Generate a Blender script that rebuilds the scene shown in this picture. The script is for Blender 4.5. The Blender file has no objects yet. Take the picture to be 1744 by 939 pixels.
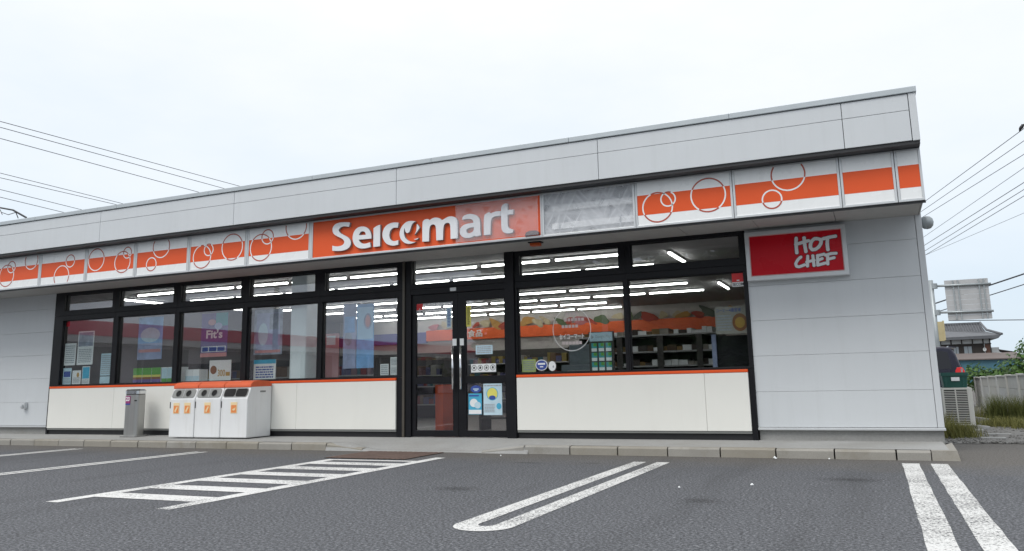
import bpy, bmesh, math, random
from mathutils import Vector, Matrix
R = math.radians
random.seed(7)
S = bpy.context.scene
COL = S.collection

# ------------------------------------------------------------------ camera
cam_d = bpy.data.cameras.new('camera'); cam = bpy.data.objects.new('camera', cam_d); COL.objects.link(cam)
S.camera = cam
CAM = Vector((2.287, -10.577, 0.855))
rx = Vector((0.91321009, 0.40699765, -0.02000596)); ux = Vector((0.09007749, -0.15374507, 0.98399619)); fx = Vector((-0.39740832, 0.90039734, 0.17706288))
m = Matrix((rx, ux, -fx)).transposed().to_4x4(); m.translation = CAM
cam.matrix_world = m
cam_d.sensor_fit = 'HORIZONTAL'; cam_d.sensor_width = 36.0
cam_d.lens = 1374.5 / 1744 * 36.0
cam_d.shift_y = -62.1 / 1744
cam_d.clip_end = 2000; cam_d.clip_start = 0.05

# ------------------------------------------------------------------ sky, sun, exposure
SUN_EL, SUN_AZ = R(52), R(205)      # azimuth: clockwise from +Y (behind and left of the camera)
W = bpy.data.worlds.new('World'); S.world = W; W.use_nodes = True
nt = W.node_tree; nt.nodes.clear()
def N(t, **k):
    n = nt.nodes.new(t)
    for a, b in k.items(): setattr(n, a, b)
    return n
out = N('ShaderNodeOutputWorld'); mixs = N('ShaderNodeMixShader')
sky = N('ShaderNodeTexSky', sky_type='NISHITA', sun_disc=False, sun_elevation=SUN_EL, sun_rotation=SUN_AZ)
bg1 = N('ShaderNodeBackground'); bg1.inputs['Strength'].default_value = 0.10
bg2 = N('ShaderNodeBackground'); bg2.inputs['Strength'].default_value = 1.0
tc = N('ShaderNodeTexCoord'); sp = N('ShaderNodeSeparateXYZ')
rmp = N('ShaderNodeValToRGB')
cr = rmp.color_ramp
cr.elements[0].position = 0.0; cr.elements[0].color = (0.66, 0.765, 0.855, 1)
cr.elements[1].position = 1.0; cr.elements[1].color = (1.22, 1.25, 1.29, 1)
e = cr.elements.new(0.20); e.color = (0.80, 0.87, 0.94, 1)
e = cr.elements.new(0.42); e.color = (0.93, 0.955, 0.985, 1)
noi = N('ShaderNodeTexNoise'); noi.inputs['Scale'].default_value = 2.2; noi.inputs['Detail'].default_value = 5.0; noi.inputs['Roughness'].default_value = 0.55
mp = N('ShaderNodeMapping'); mp.inputs['Scale'].default_value = (1, 1, 2.6)
r2 = N('ShaderNodeValToRGB'); r2.color_ramp.elements[0].position = 0.30; r2.color_ramp.elements[0].color = (0.93, 0.96, 0.985, 1)
r2.color_ramp.elements[1].position = 0.70; r2.color_ramp.elements[1].color = (1.09, 1.06, 1.04, 1)
mul = N('ShaderNodeMix', data_type='RGBA', blend_type='MULTIPLY'); mul.inputs[0].default_value = 1.0
L = nt.links.new
L(tc.outputs['Generated'], sp.inputs[0]); L(sp.outputs['Z'], rmp.inputs[0])
L(tc.outputs['Generated'], mp.inputs[0]); L(mp.outputs[0], noi.inputs['Vector']); L(noi.outputs[0], r2.inputs[0])
L(rmp.outputs[0], mul.inputs[6]); L(r2.outputs[0], mul.inputs[7]); L(mul.outputs[2], bg2.inputs['Color'])
L(sky.outputs[0], bg1.inputs['Color'])
mixs.inputs[0].default_value = 0.93
L(bg1.outputs[0], mixs.inputs[1]); L(bg2.outputs[0], mixs.inputs[2]); L(mixs.outputs[0], out.inputs[0])

sun_d = bpy.data.lights.new('sun', 'SUN'); sun = bpy.data.objects.new('sun', sun_d); COL.objects.link(sun)
sun_d.energy = 1.5; sun_d.angle = R(28); sun_d.color = (1.0, 0.975, 0.94)
sd = Vector((math.sin(SUN_AZ) * math.cos(SUN_EL), math.cos(SUN_AZ) * math.cos(SUN_EL), math.sin(SUN_EL)))
sun.rotation_euler = sd.to_track_quat('Z', 'Y').to_euler()
sun.location = (-10, -30, 40)
S.view_settings.view_transform = 'Standard'; S.view_settings.look = 'None'
S.view_settings.exposure = 0.15; S.view_settings.gamma = 1.0; S.view_settings.use_curve_mapping = False
S.render.engine = 'CYCLES'
S.cycles.use_denoising = True
S.cycles.max_bounces = 8; S.cycles.transparent_max_bounces = 24; S.cycles.glossy_bounces = 3; S.cycles.diffuse_bounces = 3
S.cycles.sample_clamp_indirect = 4.0

# ------------------------------------------------------------------ materials
def lin(c):
    return tuple(((v / 12.92) if v <= 0.04045 else ((v + 0.055) / 1.055) ** 2.4) for v in (x / 255 for x in c))
def rgb(h):
    return lin((int(h[0:2], 16), int(h[2:4], 16), int(h[4:6], 16)))
MATS = {}
class NT:
    def __init__(s, name):
        s.m = bpy.data.materials.new(name); s.m.use_nodes = True; s.t = s.m.node_tree; s.t.nodes.clear()
        s.out = s.n('ShaderNodeOutputMaterial')
        s.tc = s.n('ShaderNodeTexCoord')
    def n(s, t, **k):
        n = s.t.nodes.new(t)
        for a, b in k.items(): setattr(n, a, b)
        return n
    def l(s, a, b): s.t.links.new(a, b)
    def noise(s, scale, detail=4, rough=0.55, vec=None, stretch=None):
        n = s.n('ShaderNodeTexNoise'); n.inputs['Scale'].default_value = scale; n.inputs['Detail'].default_value = detail; n.inputs['Roughness'].default_value = rough
        v = vec or s.tc.outputs['Object']
        if stretch:
            mpn = s.n('ShaderNodeMapping'); mpn.inputs['Scale'].default_value = stretch; s.l(v, mpn.inputs[0]); v = mpn.outputs[0]
        s.l(v, n.inputs['Vector']); return n.outputs[0]
    def ramp(s, fac, stops):
        r = s.n('ShaderNodeValToRGB'); c = r.color_ramp
        c.elements[0].position = stops[0][0]; c.elements[0].color = tuple(stops[0][1]) + (1,)
        c.elements[1].position = stops[-1][0]; c.elements[1].color = tuple(stops[-1][1]) + (1,)
        for p, col in stops[1:-1]:
            e = c.elements.new(p); e.color = tuple(col) + (1,)
        s.l(fac, r.inputs[0]); return r.outputs[0]
    def mix(s, fac, a, b, mode='MIX'):
        x = s.n('ShaderNodeMix', data_type='RGBA', blend_type=mode)
        for i, v in ((0, fac), (6, a), (7, b)):
            if isinstance(v, (int, float)): x.inputs[i].default_value = v
            elif isinstance(v, tuple): x.inputs[i].default_value = v + (1,)
            else: s.l(v, x.inputs[i])
        return x.outputs[2]
    def math(s, op, a, b=0.0, clamp=False):
        x = s.n('ShaderNodeMath', operation=op); x.use_clamp = clamp
        for i, v in enumerate((a, b)):
            if isinstance(v, (int, float)): x.inputs[i].default_value = v
            else: s.l(v, x.inputs[i])
        return x.outputs[0]
    def bsdf(s, color, rough=0.6, metal=0.0, spec=0.5, bump=None, bdist=0.01, bstr=0.4):
        b = s.n('ShaderNodeBsdfPrincipled')
        for k, v in (('Base Color', color), ('Roughness', rough), ('Metallic', metal), ('Specular IOR Level', spec)):
            if isinstance(v, tuple): b.inputs[k].default_value = v + (1,)
            elif isinstance(v, (int, float)): b.inputs[k].default_value = v
            else: s.l(v, b.inputs[k])
        if bump is not None:
            bn = s.n('ShaderNodeBump'); bn.inputs['Strength'].default_value = bstr; bn.inputs['Distance'].default_value = bdist
            s.l(bump, bn.inputs['Height']); s.l(bn.outputs[0], b.inputs['Normal'])
        return b.outputs[0]
    def done(s, sh):
        s.l(sh, s.out.inputs[0]); return s.m
def scale(c, k): return tuple(min(1, x * k) for x in c)

def plain(name, col, rough=0.5, metal=0.0, var=0.06, vs=3.0, bump=0.0, bs=60, spec=0.5, stretch=None, dirt=0.0):
    """painted / plastic / paper surface with gentle uneven tone and optional vertical streaky dirt"""
    if name in MATS: return MATS[name]
    t = NT(name)
    c = t.ramp(t.noise(vs, 5, 0.6, stretch=stretch), [(0.3, scale(col, 1 - var)), (0.7, scale(col, 1 + var))])
    if dirt:
        d = t.noise(2.0, 6, 0.65, vec=t.tc.outputs['Object'], stretch=(5, 5, 0.5))
        f = t.ramp(d, [(0.5, (0, 0, 0)), (0.8, (dirt,) * 3)])
        c = t.mix(f, c, scale(tuple(x * y for x, y in zip(col, (0.72, 0.68, 0.6))), 0.8))
    rr = t.ramp(t.noise(vs * 2, 3), [(0.3, (max(0.02, rough - 0.06),) * 3), (0.7, (min(1, rough + 0.06),) * 3)])
    sh = t.bsdf(c, rr, metal, spec, bump=t.noise(bs, 4) if bump else None, bdist=bump or 0.01, bstr=0.5)
    MATS[name] = t.done(sh); return MATS[name]

def mat_wall():
    t = NT('grey_metal_cladding')
    base = (0.595, 0.620, 0.636)
    c = t.ramp(t.noise(0.8, 4, 0.6), [(0.3, scale(base, 0.97)), (0.7, scale(base, 1.03))])
    d = t.noise(1.6, 7, 0.7, stretch=(6, 6, 0.35))
    f = t.ramp(d, [(0.50, (0, 0, 0)), (0.85, (0.16,) * 3)])
    c = t.mix(f, c, (0.40, 0.41, 0.40))
    return t.done(t.bsdf(c, 0.42, 0.0, 0.4, bump=t.noise(0.8, 2), bdist=0.03, bstr=0.3))
def mat_asphalt():
    t = NT('asphalt')
    v = t.tc.outputs['Object']
    big = t.noise(0.35, 5, 0.6); mid = t.noise(2.6, 6, 0.62); fine = t.noise(52, 3, 0.76); grit = t.noise(150, 2, 0.6); coarse = t.noise(19, 4, 0.7)
    c = t.ramp(big, [(0.32, (0.118, 0.118, 0.120)), (0.68, (0.155, 0.155, 0.158))])
    c = t.mix(0.5, c, t.ramp(mid, [(0.3, (0.092, 0.092, 0.095)), (0.7, (0.178, 0.178, 0.180))]))
    c = t.mix(0.32, c, t.ramp(coarse, [(0.34, (0.055, 0.055, 0.057)), (0.66, (0.235, 0.235, 0.237))]))
    COOL = (0.66, 0.685, 0.725)
    c = t.mix(0.68, c, t.ramp(fine, [(0.37, (0.018, 0.018, 0.019)), (0.5, (0.125, 0.125, 0.128)), (0.64, (0.42, 0.42, 0.425))]))
    vor = t.n('ShaderNodeTexVoronoi'); vor.inputs['Scale'].default_value = 26; t.l(v, vor.inputs['Vector'])
    spk = t.ramp(vor.outputs['Distance'], [(0.12, (1, 1, 1)), (0.22, (0, 0, 0))])
    sel = t.ramp(vor.outputs['Color'], [(0.80, (0, 0, 0)), (0.84, (1, 1, 1))])
    c = t.mix(t.mix(1.0, spk, sel, 'MULTIPLY'), c, (0.46, 0.46, 0.45))
    # faint darker wheel tracks along the bays
    trk = t.noise(0.9, 4, 0.6, stretch=(1.5, .22, 1)); c = t.mix(t.ramp(trk, [(0.52, (0, 0, 0)), (0.72, (0.38,) * 3)]), c, (0.060, 0.059, 0.058))
    c = t.mix(1.0, c, COOL, 'MULTIPLY')
    # washed-out grit and dust gathered along the kerb
    s3 = t.n('ShaderNodeSeparateXYZ'); t.l(v, s3.inputs[0])
    yy = t.math('ADD', s3.outputs['Y'], t.math('MULTIPLY', t.noise(1.7, 5), 1.3))
    near = t.n('ShaderNodeMapRange'); t.l(yy, near.inputs[0])
    near.inputs[1].default_value = -1.75; near.inputs[2].default_value = -0.45; near.inputs[3].default_value = 0; near.inputs[4].default_value = 0.75
    c = t.mix(near.outputs[0], c, t.ramp(fine, [(0.3, (0.070, 0.062, 0.052)), (0.7, (0.175, 0.160, 0.138))]))
    h = t.math('ADD', t.math('MULTIPLY', fine, 1.0), t.math('MULTIPLY', grit, 0.6))
    return t.done(t.bsdf(c, 0.85, 0.0, 0.35, bump=h, bdist=0.007, bstr=0.7))
def mat_concrete(name, col, dirt=0.35, sc=6.0, vary=0.0):
    t = NT(name)
    c = t.ramp(t.noise(sc * 0.3, 6, 0.65), [(0.3, scale(col, 0.86)), (0.7, scale(col, 1.10))])
    c = t.mix(0.35, c, t.ramp(t.noise(sc * 14, 4, 0.7), [(0.3, scale(col, 0.70)), (0.7, scale(col, 1.2))]))
    f = t.ramp(t.noise(sc * 0.22, 8, 0.72), [(0.50, (0, 0, 0)), (0.75, (dirt,) * 3)])
    c = t.mix(f, c, tuple(x * y for x, y in zip(col, (0.55, 0.50, 0.40))))
    # stains differ from one stone to the next
    oi = t.n('ShaderNodeObjectInfo')
    c = t.mix(t.math('MULTIPLY', oi.outputs['Random'], vary), c, tuple(x * y for x, y in zip(col, (0.78, 0.70, 0.54))))
    return t.done(t.bsdf(c, 0.88, 0.0, 0.3, bump=t.noise(sc * 22, 5, 0.7), bdist=0.006, bstr=0.5))
def mat_paint(name, col, wear=0.47, soft=0.04):
    """road paint worn through to the asphalt in specks"""
    t = NT(name)
    n1 = t.noise(62, 3, 0.8); n2 = t.noise(1.1, 5, 0.6)
    k = t.math('ADD', n1, t.math('MULTIPLY', t.math('SUBTRACT', n2, 0.5), 0.42))
    f = t.ramp(k, [(wear - soft - 0.04, (0, 0, 0)), (wear + 0.015, (1, 1, 1))])
    c = t.ramp(t.noise(4, 6, 0.7), [(0.3, scale(col, 0.84)), (0.75, col)])
    sh = t.bsdf(c, 0.7, 0, 0.3, bump=n1, bdist=0.004, bstr=0.5)
    tr = t.n('ShaderNodeBsdfTransparent'); mx = t.n('ShaderNodeMixShader')
    t.l(f, mx.inputs[0]); t.l(tr.outputs[0], mx.inputs[1]); t.l(sh, mx.inputs[2])
    return t.done(mx.outputs[0])
def mat_glass(name, tint=(0.92, 0.945, 0.94), f0=0.08):
    t = NT(name)
    lw = t.n('ShaderNodeLayerWeight'); lw.inputs[0].default_value = 0.5
    p = t.math('POWER', lw.outputs['Facing'], 5.0)
    f = t.math('ADD', t.math('MULTIPLY', p, 1 - f0), f0, True)
    tr = t.n('ShaderNodeBsdfTransparent'); tr.inputs[0].default_value = tint + (1,)
    gl = t.n('ShaderNodeBsdfGlossy'); gl.inputs['Roughness'].default_value = 0.0; gl.inputs[0].default_value = (0.98, 0.94, 1.0, 1)
    mx = t.n('ShaderNodeMixShader'); t.l(f, mx.inputs[0]); t.l(tr.outputs[0], mx.inputs[1]); t.l(gl.outputs[0], mx.inputs[2])
    return t.done(mx.outputs[0])
def mat_film(name, lo=0.12, hi=0.55, sc=2.2):
    """clear polythene: mostly see-through, milky where it is creased"""
    t = NT(name)
    def crease(rot, st, k_):
        mpn = t.n('ShaderNodeMapping'); mpn.inputs['Rotation'].default_value = (0, rot, 0); t.l(t.tc.outputs['Object'], mpn.inputs[0])
        n_ = t.noise(sc, 2.0, 0.5, vec=mpn.outputs[0], stretch=st)
        return t.math('MULTIPLY', t.math('ABSOLUTE', t.math('SUBTRACT', n_, 0.5)), k_), n_
    c1, w = crease(R(38), (3.4, 1, .55), 12.0); c2, w2 = crease(R(-28), (4.2, 1, .6), 13.0); c3, w3 = crease(R(84), (3.0, 1, .5), 15.0)
    k = t.math('MINIMUM', t.math('MINIMUM', c1, c2), c3)
    big = t.math('MULTIPLY', t.math('SUBTRACT', t.noise(sc * .9, 2, .5), .5), .8)
    f = t.ramp(t.math('SUBTRACT', k, big), [(0.0, (hi,) * 3), (0.30, (lo * 1.5,) * 3), (1.0, (lo * .75,) * 3)])
    tr = t.n('ShaderNodeBsdfTransparent'); tr.inputs[0].default_value = (0.95, 0.95, 0.96, 1)
    sh = t.bsdf((0.82, 0.84, 0.87), 0.22, 0, 0.6, bump=w2, bdist=0.02, bstr=0.5)
    mx = t.n('ShaderNodeMixShader'); t.l(f, mx.inputs[0]); t.l(tr.outputs[0], mx.inputs[1]); t.l(sh, mx.inputs[2])
    return t.done(mx.outputs[0])
def mat_emit(name, col, s):
    t = NT(name); e = t.n('ShaderNodeEmission'); e.inputs[0].default_value = col + (1,); e.inputs[1].default_value = s
    return t.done(e.outputs[0])
def mat_leaf(name, a, b, rough=0.5):
    t = NT(name); g = t.n('ShaderNodeNewGeometry')
    c = t.ramp(g.outputs['Random Per Island'], [(0.0, a), (0.6, b), (1.0, scale(b, 1.5))])
    p = t.bsdf(c, rough, 0, 0.35)
    tl = t.n('ShaderNodeBsdfTranslucent'); t.l(c, tl.inputs[0])
    mx = t.n('ShaderNodeMixShader'); mx.inputs[0].default_value = 0.3
    t.l(p, mx.inputs[1]); t.l(tl.outputs[0], mx.inputs[2])
    return t.done(mx.outputs[0])

M = dict(
    wall=mat_wall(), asphalt=mat_asphalt(), line=mat_paint('road_paint_white', (0.74, 0.74, 0.72), 0.435), line_worn=mat_paint('road_paint_worn', (0.72, 0.72, 0.70), 0.475),
    kerb=mat_concrete('kerb_concrete', (0.33, 0.32, 0.295), 0.75, 6.0, 0.42), pave=mat_concrete('paving_concrete', (0.345, 0.345, 0.335), 0.40, 3.0), plinth=mat_concrete('plinth_concrete', (0.30, 0.30, 0.29), 0.3, 3.0),
    block=mat_concrete('fence_concrete', (0.50, 0.51, 0.50), 0.55, 4.0, .3),
    glass=mat_glass('window_glass'), dglass=mat_glass('dark_car_glass', (0.10, 0.10, 0.12), 0.05), film=mat_film('polythene_film', 0.17, 0.23, 1.0), film2=mat_film('polythene_film_loose', 0.26, 0.50, 1.0),
    black=plain('black_aluminium', (0.0065, 0.0068, 0.009), 0.42, 0, 0.15, 2.0, spec=0.28), blackmatt=plain('black_plinth', (0.010, 0.010, 0.012), 0.6),
    cream=plain('cream_enamel', (0.78, 0.775, 0.725), 0.36, 0, 0.02, 0.7, dirt=0.05), orange=plain('orange_paint', (0.76, 0.10, 0.022), 0.5, 0, 0.06, 1.5, spec=0.25),
    signwhite=plain('sign_acrylic_white', (0.86, 0.875, 0.87), 0.28, 0, 0.03, 1.2, dirt=0.10), signorange=plain('sign_acrylic_orange', (0.77, 0.112, 0.034), 0.34, 0, 0.04, 0.8, spec=0.2), ringred=plain('sign_ring_red', (0.46, 0.085, 0.05), 0.3),
    alu=plain('aluminium_trim', (0.60, 0.62, 0.63), 0.38, 0.35, 0.04), charcoal=plain('charcoal_flashing', (0.022, 0.023, 0.025), 0.5, 0, 0.12, 2.0),
    soffit=plain('soffit_board', (0.46, 0.455, 0.44), 0.65, 0, 0.05, 1.0, dirt=0.25), coping=plain('coping_metal', (0.46, 0.50, 0.52), 0.4, 0.2, 0.04),
    steel=plain('brushed_steel', (0.40, 0.40, 0.39), 0.36, 0.8, 0.06, 6.0, stretch=(3, 3, 0.1)), chrome=plain('polished_steel', (0.72, 0.73, 0.74), 0.12, 1.0, 0.03),
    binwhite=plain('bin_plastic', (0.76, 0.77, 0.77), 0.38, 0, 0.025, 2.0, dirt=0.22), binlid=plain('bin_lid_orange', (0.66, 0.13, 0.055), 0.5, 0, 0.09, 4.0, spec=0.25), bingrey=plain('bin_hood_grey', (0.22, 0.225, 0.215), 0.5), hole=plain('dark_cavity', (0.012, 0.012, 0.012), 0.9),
    stick=plain('sticker_orange', (0.80, 0.26, 0.075), 0.5), stickpale=plain('sticker_pale', (0.85, 0.66, 0.38), 0.5),
    ceil=plain('ceiling_white', (0.42, 0.41, 0.42), 0.8), iwall=plain('interior_wall_cream', (0.52, 0.49, 0.47), 0.8), floor=plain('interior_floor', (0.24, 0.23, 0.22), 0.4), shelf=plain('shelf_grey', (0.07, 0.065, 0.06), 0.6), shelfwhite=plain('shelf_white', (0.42, 0.42, 0.42), 0.6), wood=plain('counter_wood', (0.20, 0.12, 0.06), 0.55), column=plain('column_white', (0.82, 0.88, 0.90), 0.6),
    tube=mat_emit('fluorescent_tube', (1.0, 0.985, 0.95), 13.0), fix=plain('lamp_housing', (0.30, 0.30, 0.30), 0.6),
    paper=plain('paper_white', (0.78, 0.80, 0.80), 0.7, 0, 0.03), paperblue=plain('paper_pale_blue', (0.50, 0.66, 0.74), 0.7, 0, 0.08, 9), ink=plain('ink_black', (0.02, 0.02, 0.025), 0.7), inkgrey=plain('ink_grey', (0.36, 0.39, 0.42), 0.7), inkblue=plain('ink_blue', (0.035, 0.075, 0.32), 0.6), cyan=plain('ink_cyan', (0.06, 0.40, 0.60), 0.6, 0, 0.1, 8), yellow=plain('print_yellow', (0.72, 0.66, 0.14), 0.6), yellowpale=plain('print_lime', (0.55, 0.62, 0.24), 0.6), red=plain('print_red', (0.62, 0.02, 0.025), 0.45), signred=plain('sign_red', (0.58, 0.004, 0.016), 0.30, 0, 0.06, 1.5, spec=0.2), maroon=plain('sign_maroon', (0.12, 0.004, 0.02), 0.35), purple=plain('print_purple', (0.15, 0.11, 0.30), 0.6, 0, 0.15, 6), green=plain('print_green', (0.12, 0.36, 0.06), 0.6), teal=plain('print_teal', (0.06, 0.34, 0.36), 0.6), pink=plain('print_pink', (0.62, 0.30, 0.30), 0.6), gold=plain('print_gold', (0.48, 0.28, 0.05), 0.5), skyblue=plain('poster_blue', (0.22, 0.42, 0.72), 0.6, 0, 0.25, 5), dusk=plain('poster_dusk', (0.34, 0.38, 0.55), 0.6, 0, 0.25, 4), greypic=plain('poster_grey', (0.30, 0.34, 0.42), 0.6, 0, 0.35, 8), brown=plain('print_brown', (0.26, 0.10, 0.04), 0.6),
    letter=plain('sign_letter_white', (0.76, 0.775, 0.79), 0.35, 0, 0.02), letterside=plain('sign_letter_side', (0.30, 0.31, 0.32), 0.5),
    pvc=plain('aircon_casing', (0.60, 0.59, 0.54), 0.5, 0, 0.04, 3, dirt=0.3), dkgreen=plain('crate_green', (0.010, 0.075, 0.060), 0.45), van=plain('van_paint', (0.014, 0.013, 0.030), 0.18, 0.2, 0.05, spec=0.8), rubber=plain('rubber', (0.02, 0.02, 0.02), 0.8), tail=plain('tail_light_red', (0.72, 0.03, 0.03), 0.2),
    galv=plain('galvanised_steel', (0.36, 0.39, 0.40), 0.45, 0.5, 0.08), boardback=plain('sign_back_aluminium', (0.47, 0.47, 0.47), 0.5, 0.3, 0.05), beige=plain('beige_board', (0.46, 0.39, 0.22), 0.6, 0, 0.08, 3), wire=plain('cable_black', (0.06, 0.062, 0.068), 0.6), rust=plain('weathered_mat', (0.155, 0.105, 0.085), 0.8, 0, 0.25, 8, bump=0.004),
    tile=plain('roof_tile_grey', (0.105, 0.11, 0.12), 0.5, 0, 0.15, 2), timber=plain('dark_timber', (0.035, 0.028, 0.024), 0.7), plaster=plain('white_plaster', (0.62, 0.63, 0.62), 0.8), brownwall=plain('brown_boards', (0.10, 0.045, 0.030), 0.7, 0, 0.2, 3), bluetin=plain('blue_tin', (0.055, 0.15, 0.20), 0.55, 0, 0.1, 1.0), slate=plain('shed_roof_brown', (0.13, 0.105, 0.095), 0.7, 0, 0.12, 1.0), hwin=plain('house_window', (0.24, 0.27, 0.29), 0.2),
    leaf=mat_leaf('ivy_leaves', (0.028, 0.065, 0.014), (0.075, 0.15, 0.032)), grass=mat_leaf('dry_green_grass', (0.10, 0.115, 0.030), (0.21, 0.20, 0.065), 0.7), grassg=mat_leaf('rush_green', (0.060, 0.085, 0.020), (0.14, 0.15, 0.045), 0.7), bark=plain('bark', (0.08, 0.06, 0.045), 0.9, bump=0.01), treeleaf=mat_leaf('tree_leaves', (0.015, 0.035, 0.012), (0.035, 0.07, 0.025)),
    gravel=mat_concrete('gravel_ground', (0.20, 0.195, 0.185), 0.6, 9.0), stone=mat_concrete('broken_concrete', (0.36, 0.36, 0.35), 0.4, 8.0), pinkroof=plain('red_fascia', (0.75, 0.03, 0.10), 0.5), farwall=plain('shop_wall_far', (0.78, 0.76, 0.78), 0.8), bird=plain('crow_black', (0.008, 0.008, 0.010), 0.5), olive=plain('signal_orange', (0.60, 0.10, 0.02), 0.3),
    carton=plain('carton_brown', (0.30, 0.20, 0.11), 0.8), woodpole=mat_concrete('concrete_pole', (0.30, 0.30, 0.29), 0.3, 5.0),
)
def oil_mat():
    t = NT('oil_stain')
    s = t.n('ShaderNodeTexGradient', gradient_type='SPHERICAL'); t.l(t.tc.outputs['Object'], s.inputs[0])
    k = t.math('ADD', s.outputs['Fac'], t.math('MULTIPLY', t.math('SUBTRACT', t.noise(4.5, 6, 0.75), 0.5), 1.9))
    f = t.ramp(k, [(0.30, (0, 0, 0)), (0.95, (0.30,) * 3)])
    tr = t.n('ShaderNodeBsdfTransparent'); sh = t.bsdf((0.022, 0.021, 0.020), 0.6); mx = t.n('ShaderNodeMixShader')
    t.l(f, mx.inputs[0]); t.l(tr.outputs[0], mx.inputs[1]); t.l(sh, mx.inputs[2]); return t.done(mx.outputs[0])
M['oil'] = oil_mat()

# ------------------------------------------------------------------ mesh helpers
class MB:
    def __init__(s): s.v = []; s.f = []; s.mi = []
    def add(s, vs, fs, mi=0):
        o = len(s.v); s.v += [tuple(p) for p in vs]; s.f += [tuple(i + o for i in f) for f in fs]; s.mi += [mi] * len(fs); return s
    def box(s, x0, x1, y0, y1, z0, z1, mi=0):
        return s.add([(x0, y0, z0), (x1, y0, z0), (x1, y1, z0), (x0, y1, z0), (x0, y0, z1), (x1, y0, z1), (x1, y1, z1), (x0, y1, z1)],
                     [(0, 3, 2, 1), (4, 5, 6, 7), (0, 1, 5, 4), (1, 2, 6, 5), (2, 3, 7, 6), (3, 0, 4, 7)], mi)
    def ring(s, x0, x1, z0, z1, a, b, c, d, y0, y1, mi=0):
        """rectangular frame: outer x0..x1,z0..z1, opening a..b,c..d, between y0 and y1"""
        o = [(x0, z0), (x1, z0), (x1, z1), (x0, z1)]; i = [(a, c), (b, c), (b, d), (a, d)]
        vs = [(x, y0, z) for x, z in o + i] + [(x, y1, z) for x, z in o + i]; fs = []
        for k in range(4):
            n = (k + 1) % 4
            fs += [(k, n, 4 + n, 4 + k), (8 + n, 8 + k, 12 + k, 12 + n), (n, k, 8 + k, 8 + n), (4 + k, 4 + n, 12 + n, 12 + k)]
        return s.add(vs, fs, mi)
    def tube(s, pts, r, n=6, mi=0, cap=True, r1=None):
        pts = [Vector(p) for p in pts]; vs = []; fs = []
        for k, p in enumerate(pts):
            d = (pts[min(k + 1, len(pts) - 1)] - pts[max(k - 1, 0)]).normalized()
            a = d.cross(Vector((0, 0, 1)) if abs(d.z) < 0.9 else Vector((1, 0, 0))).normalized(); b = d.cross(a)
            rr = r if r1 is None else r + (r1 - r) * k / max(1, len(pts) - 1)
            vs += [p + (a * math.cos(2 * math.pi * j / n) + b * math.sin(2 * math.pi * j / n)) * rr for j in range(n)]
        for k in range(len(pts) - 1):
            for j in range(n):
                j2 = (j + 1) % n; fs.append((k * n + j, k * n + j2, (k + 1) * n + j2, (k + 1) * n + j))
        if cap: fs += [tuple(range(n))[::-1], tuple((len(pts) - 1) * n + j for j in range(n))]
        return s.add(vs, fs, mi)
    def lathe(s, c, prof, n=20, mi=0):
        vs = [(c[0] + r * math.cos(2 * math.pi * j / n), c[1] + r * math.sin(2 * math.pi * j / n), c[2] + z) for r, z in prof for j in range(n)]; fs = []
        for k in range(len(prof) - 1):
            for j in range(n):
                j2 = (j + 1) % n; fs.append((k * n + j, k * n + j2, (k + 1) * n + j2, (k + 1) * n + j))
        return s.add(vs, fs, mi)
    def prism(s, poly, y0, y1, mi=0, mside=None):
        """polygon in XZ extruded between y0 (front) and y1"""
        n = len(poly)
        ar = sum(poly[k][0] * poly[(k + 1) % n][1] - poly[(k + 1) % n][0] * poly[k][1] for k in range(n))
        if ar < 0: poly = poly[::-1]
        vs = [(x, y0, z) for x, z in poly] + [(x, y1, z) for x, z in poly]
        s.add(vs, [tuple(range(n)), tuple(range(2 * n - 1, n - 1, -1))], mi)
        o = len(s.v) - 2 * n
        for k in range(n):
            k2 = (k + 1) % n; s.f.append((o + k2, o + k, o + n + k, o + n + k2)); s.mi.append(mi if mside is None else mside)
        return s
    def ell(s, cx, cz, rx_, rz_, y, n=20, mi=0):
        return s.add([(cx + rx_ * math.cos(2 * math.pi * k / n), y, cz + rz_ * math.sin(2 * math.pi * k / n)) for k in range(n)], [tuple(range(n))], mi)
    def quad(s, x0, x1, z0, z1, y, mi=0):
        return s.add([(x0, y, z0), (x1, y, z0), (x1, y, z1), (x0, y, z1)], [(0, 1, 2, 3)], mi)
    def build(s, name, mats, parent=None, smooth=False, bevel=0.0, tri=False):
        me = bpy.data.meshes.new(name); me.from_pydata(s.v, [], s.f)
        if not isinstance(mats, (list, tuple)): mats = [mats]
        for x in mats: me.materials.append(M[x] if isinstance(x, str) else x)
        if len(mats) > 1: me.polygons.foreach_set('material_index', s.mi)
        if smooth: me.polygons.foreach_set('use_smooth', [True] * len(me.polygons))
        me.update()
        o = bpy.data.objects.new(name, me); COL.objects.link(o)
        if parent is not None:
            o.parent = parent
            # parts are modelled in world space: shift the mesh into the thing's own space
            off = abs_loc(parent)
            if off.length > 1e-9: me.transform(Matrix.Translation(-off))
        if bevel:
            b = o.modifiers.new('bevel', 'BEVEL'); b.width = bevel; b.segments = 2; b.limit_method = 'ANGLE'
        return o
def abs_loc(o):
    v = Vector((0, 0, 0))
    while o is not None: v = v + o.location; o = o.parent
    return v
def tag(o, label=None, cat=None, group=None, kind=None):
    if label: o['label'] = label
    if cat: o['category'] = cat
    if group: o['group'] = group
    if kind: o['kind'] = kind
    return o
def thing(name, label, cat, loc=(0, 0, 0), group=None):
    o = bpy.data.objects.new(name, None); COL.objects.link(o); o.location = loc; o.empty_display_size = 0.2
    return tag(o, label, cat, group)
def dup(root, shift):
    r = root.copy(); COL.objects.link(r); r.location = root.location + Vector(shift)
    for ch in list(root.children):
        c = ch.copy(); COL.objects.link(c); c.parent = r
        for g in list(ch.children):
            d = g.copy(); COL.objects.link(d); d.parent = c
    return r

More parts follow.
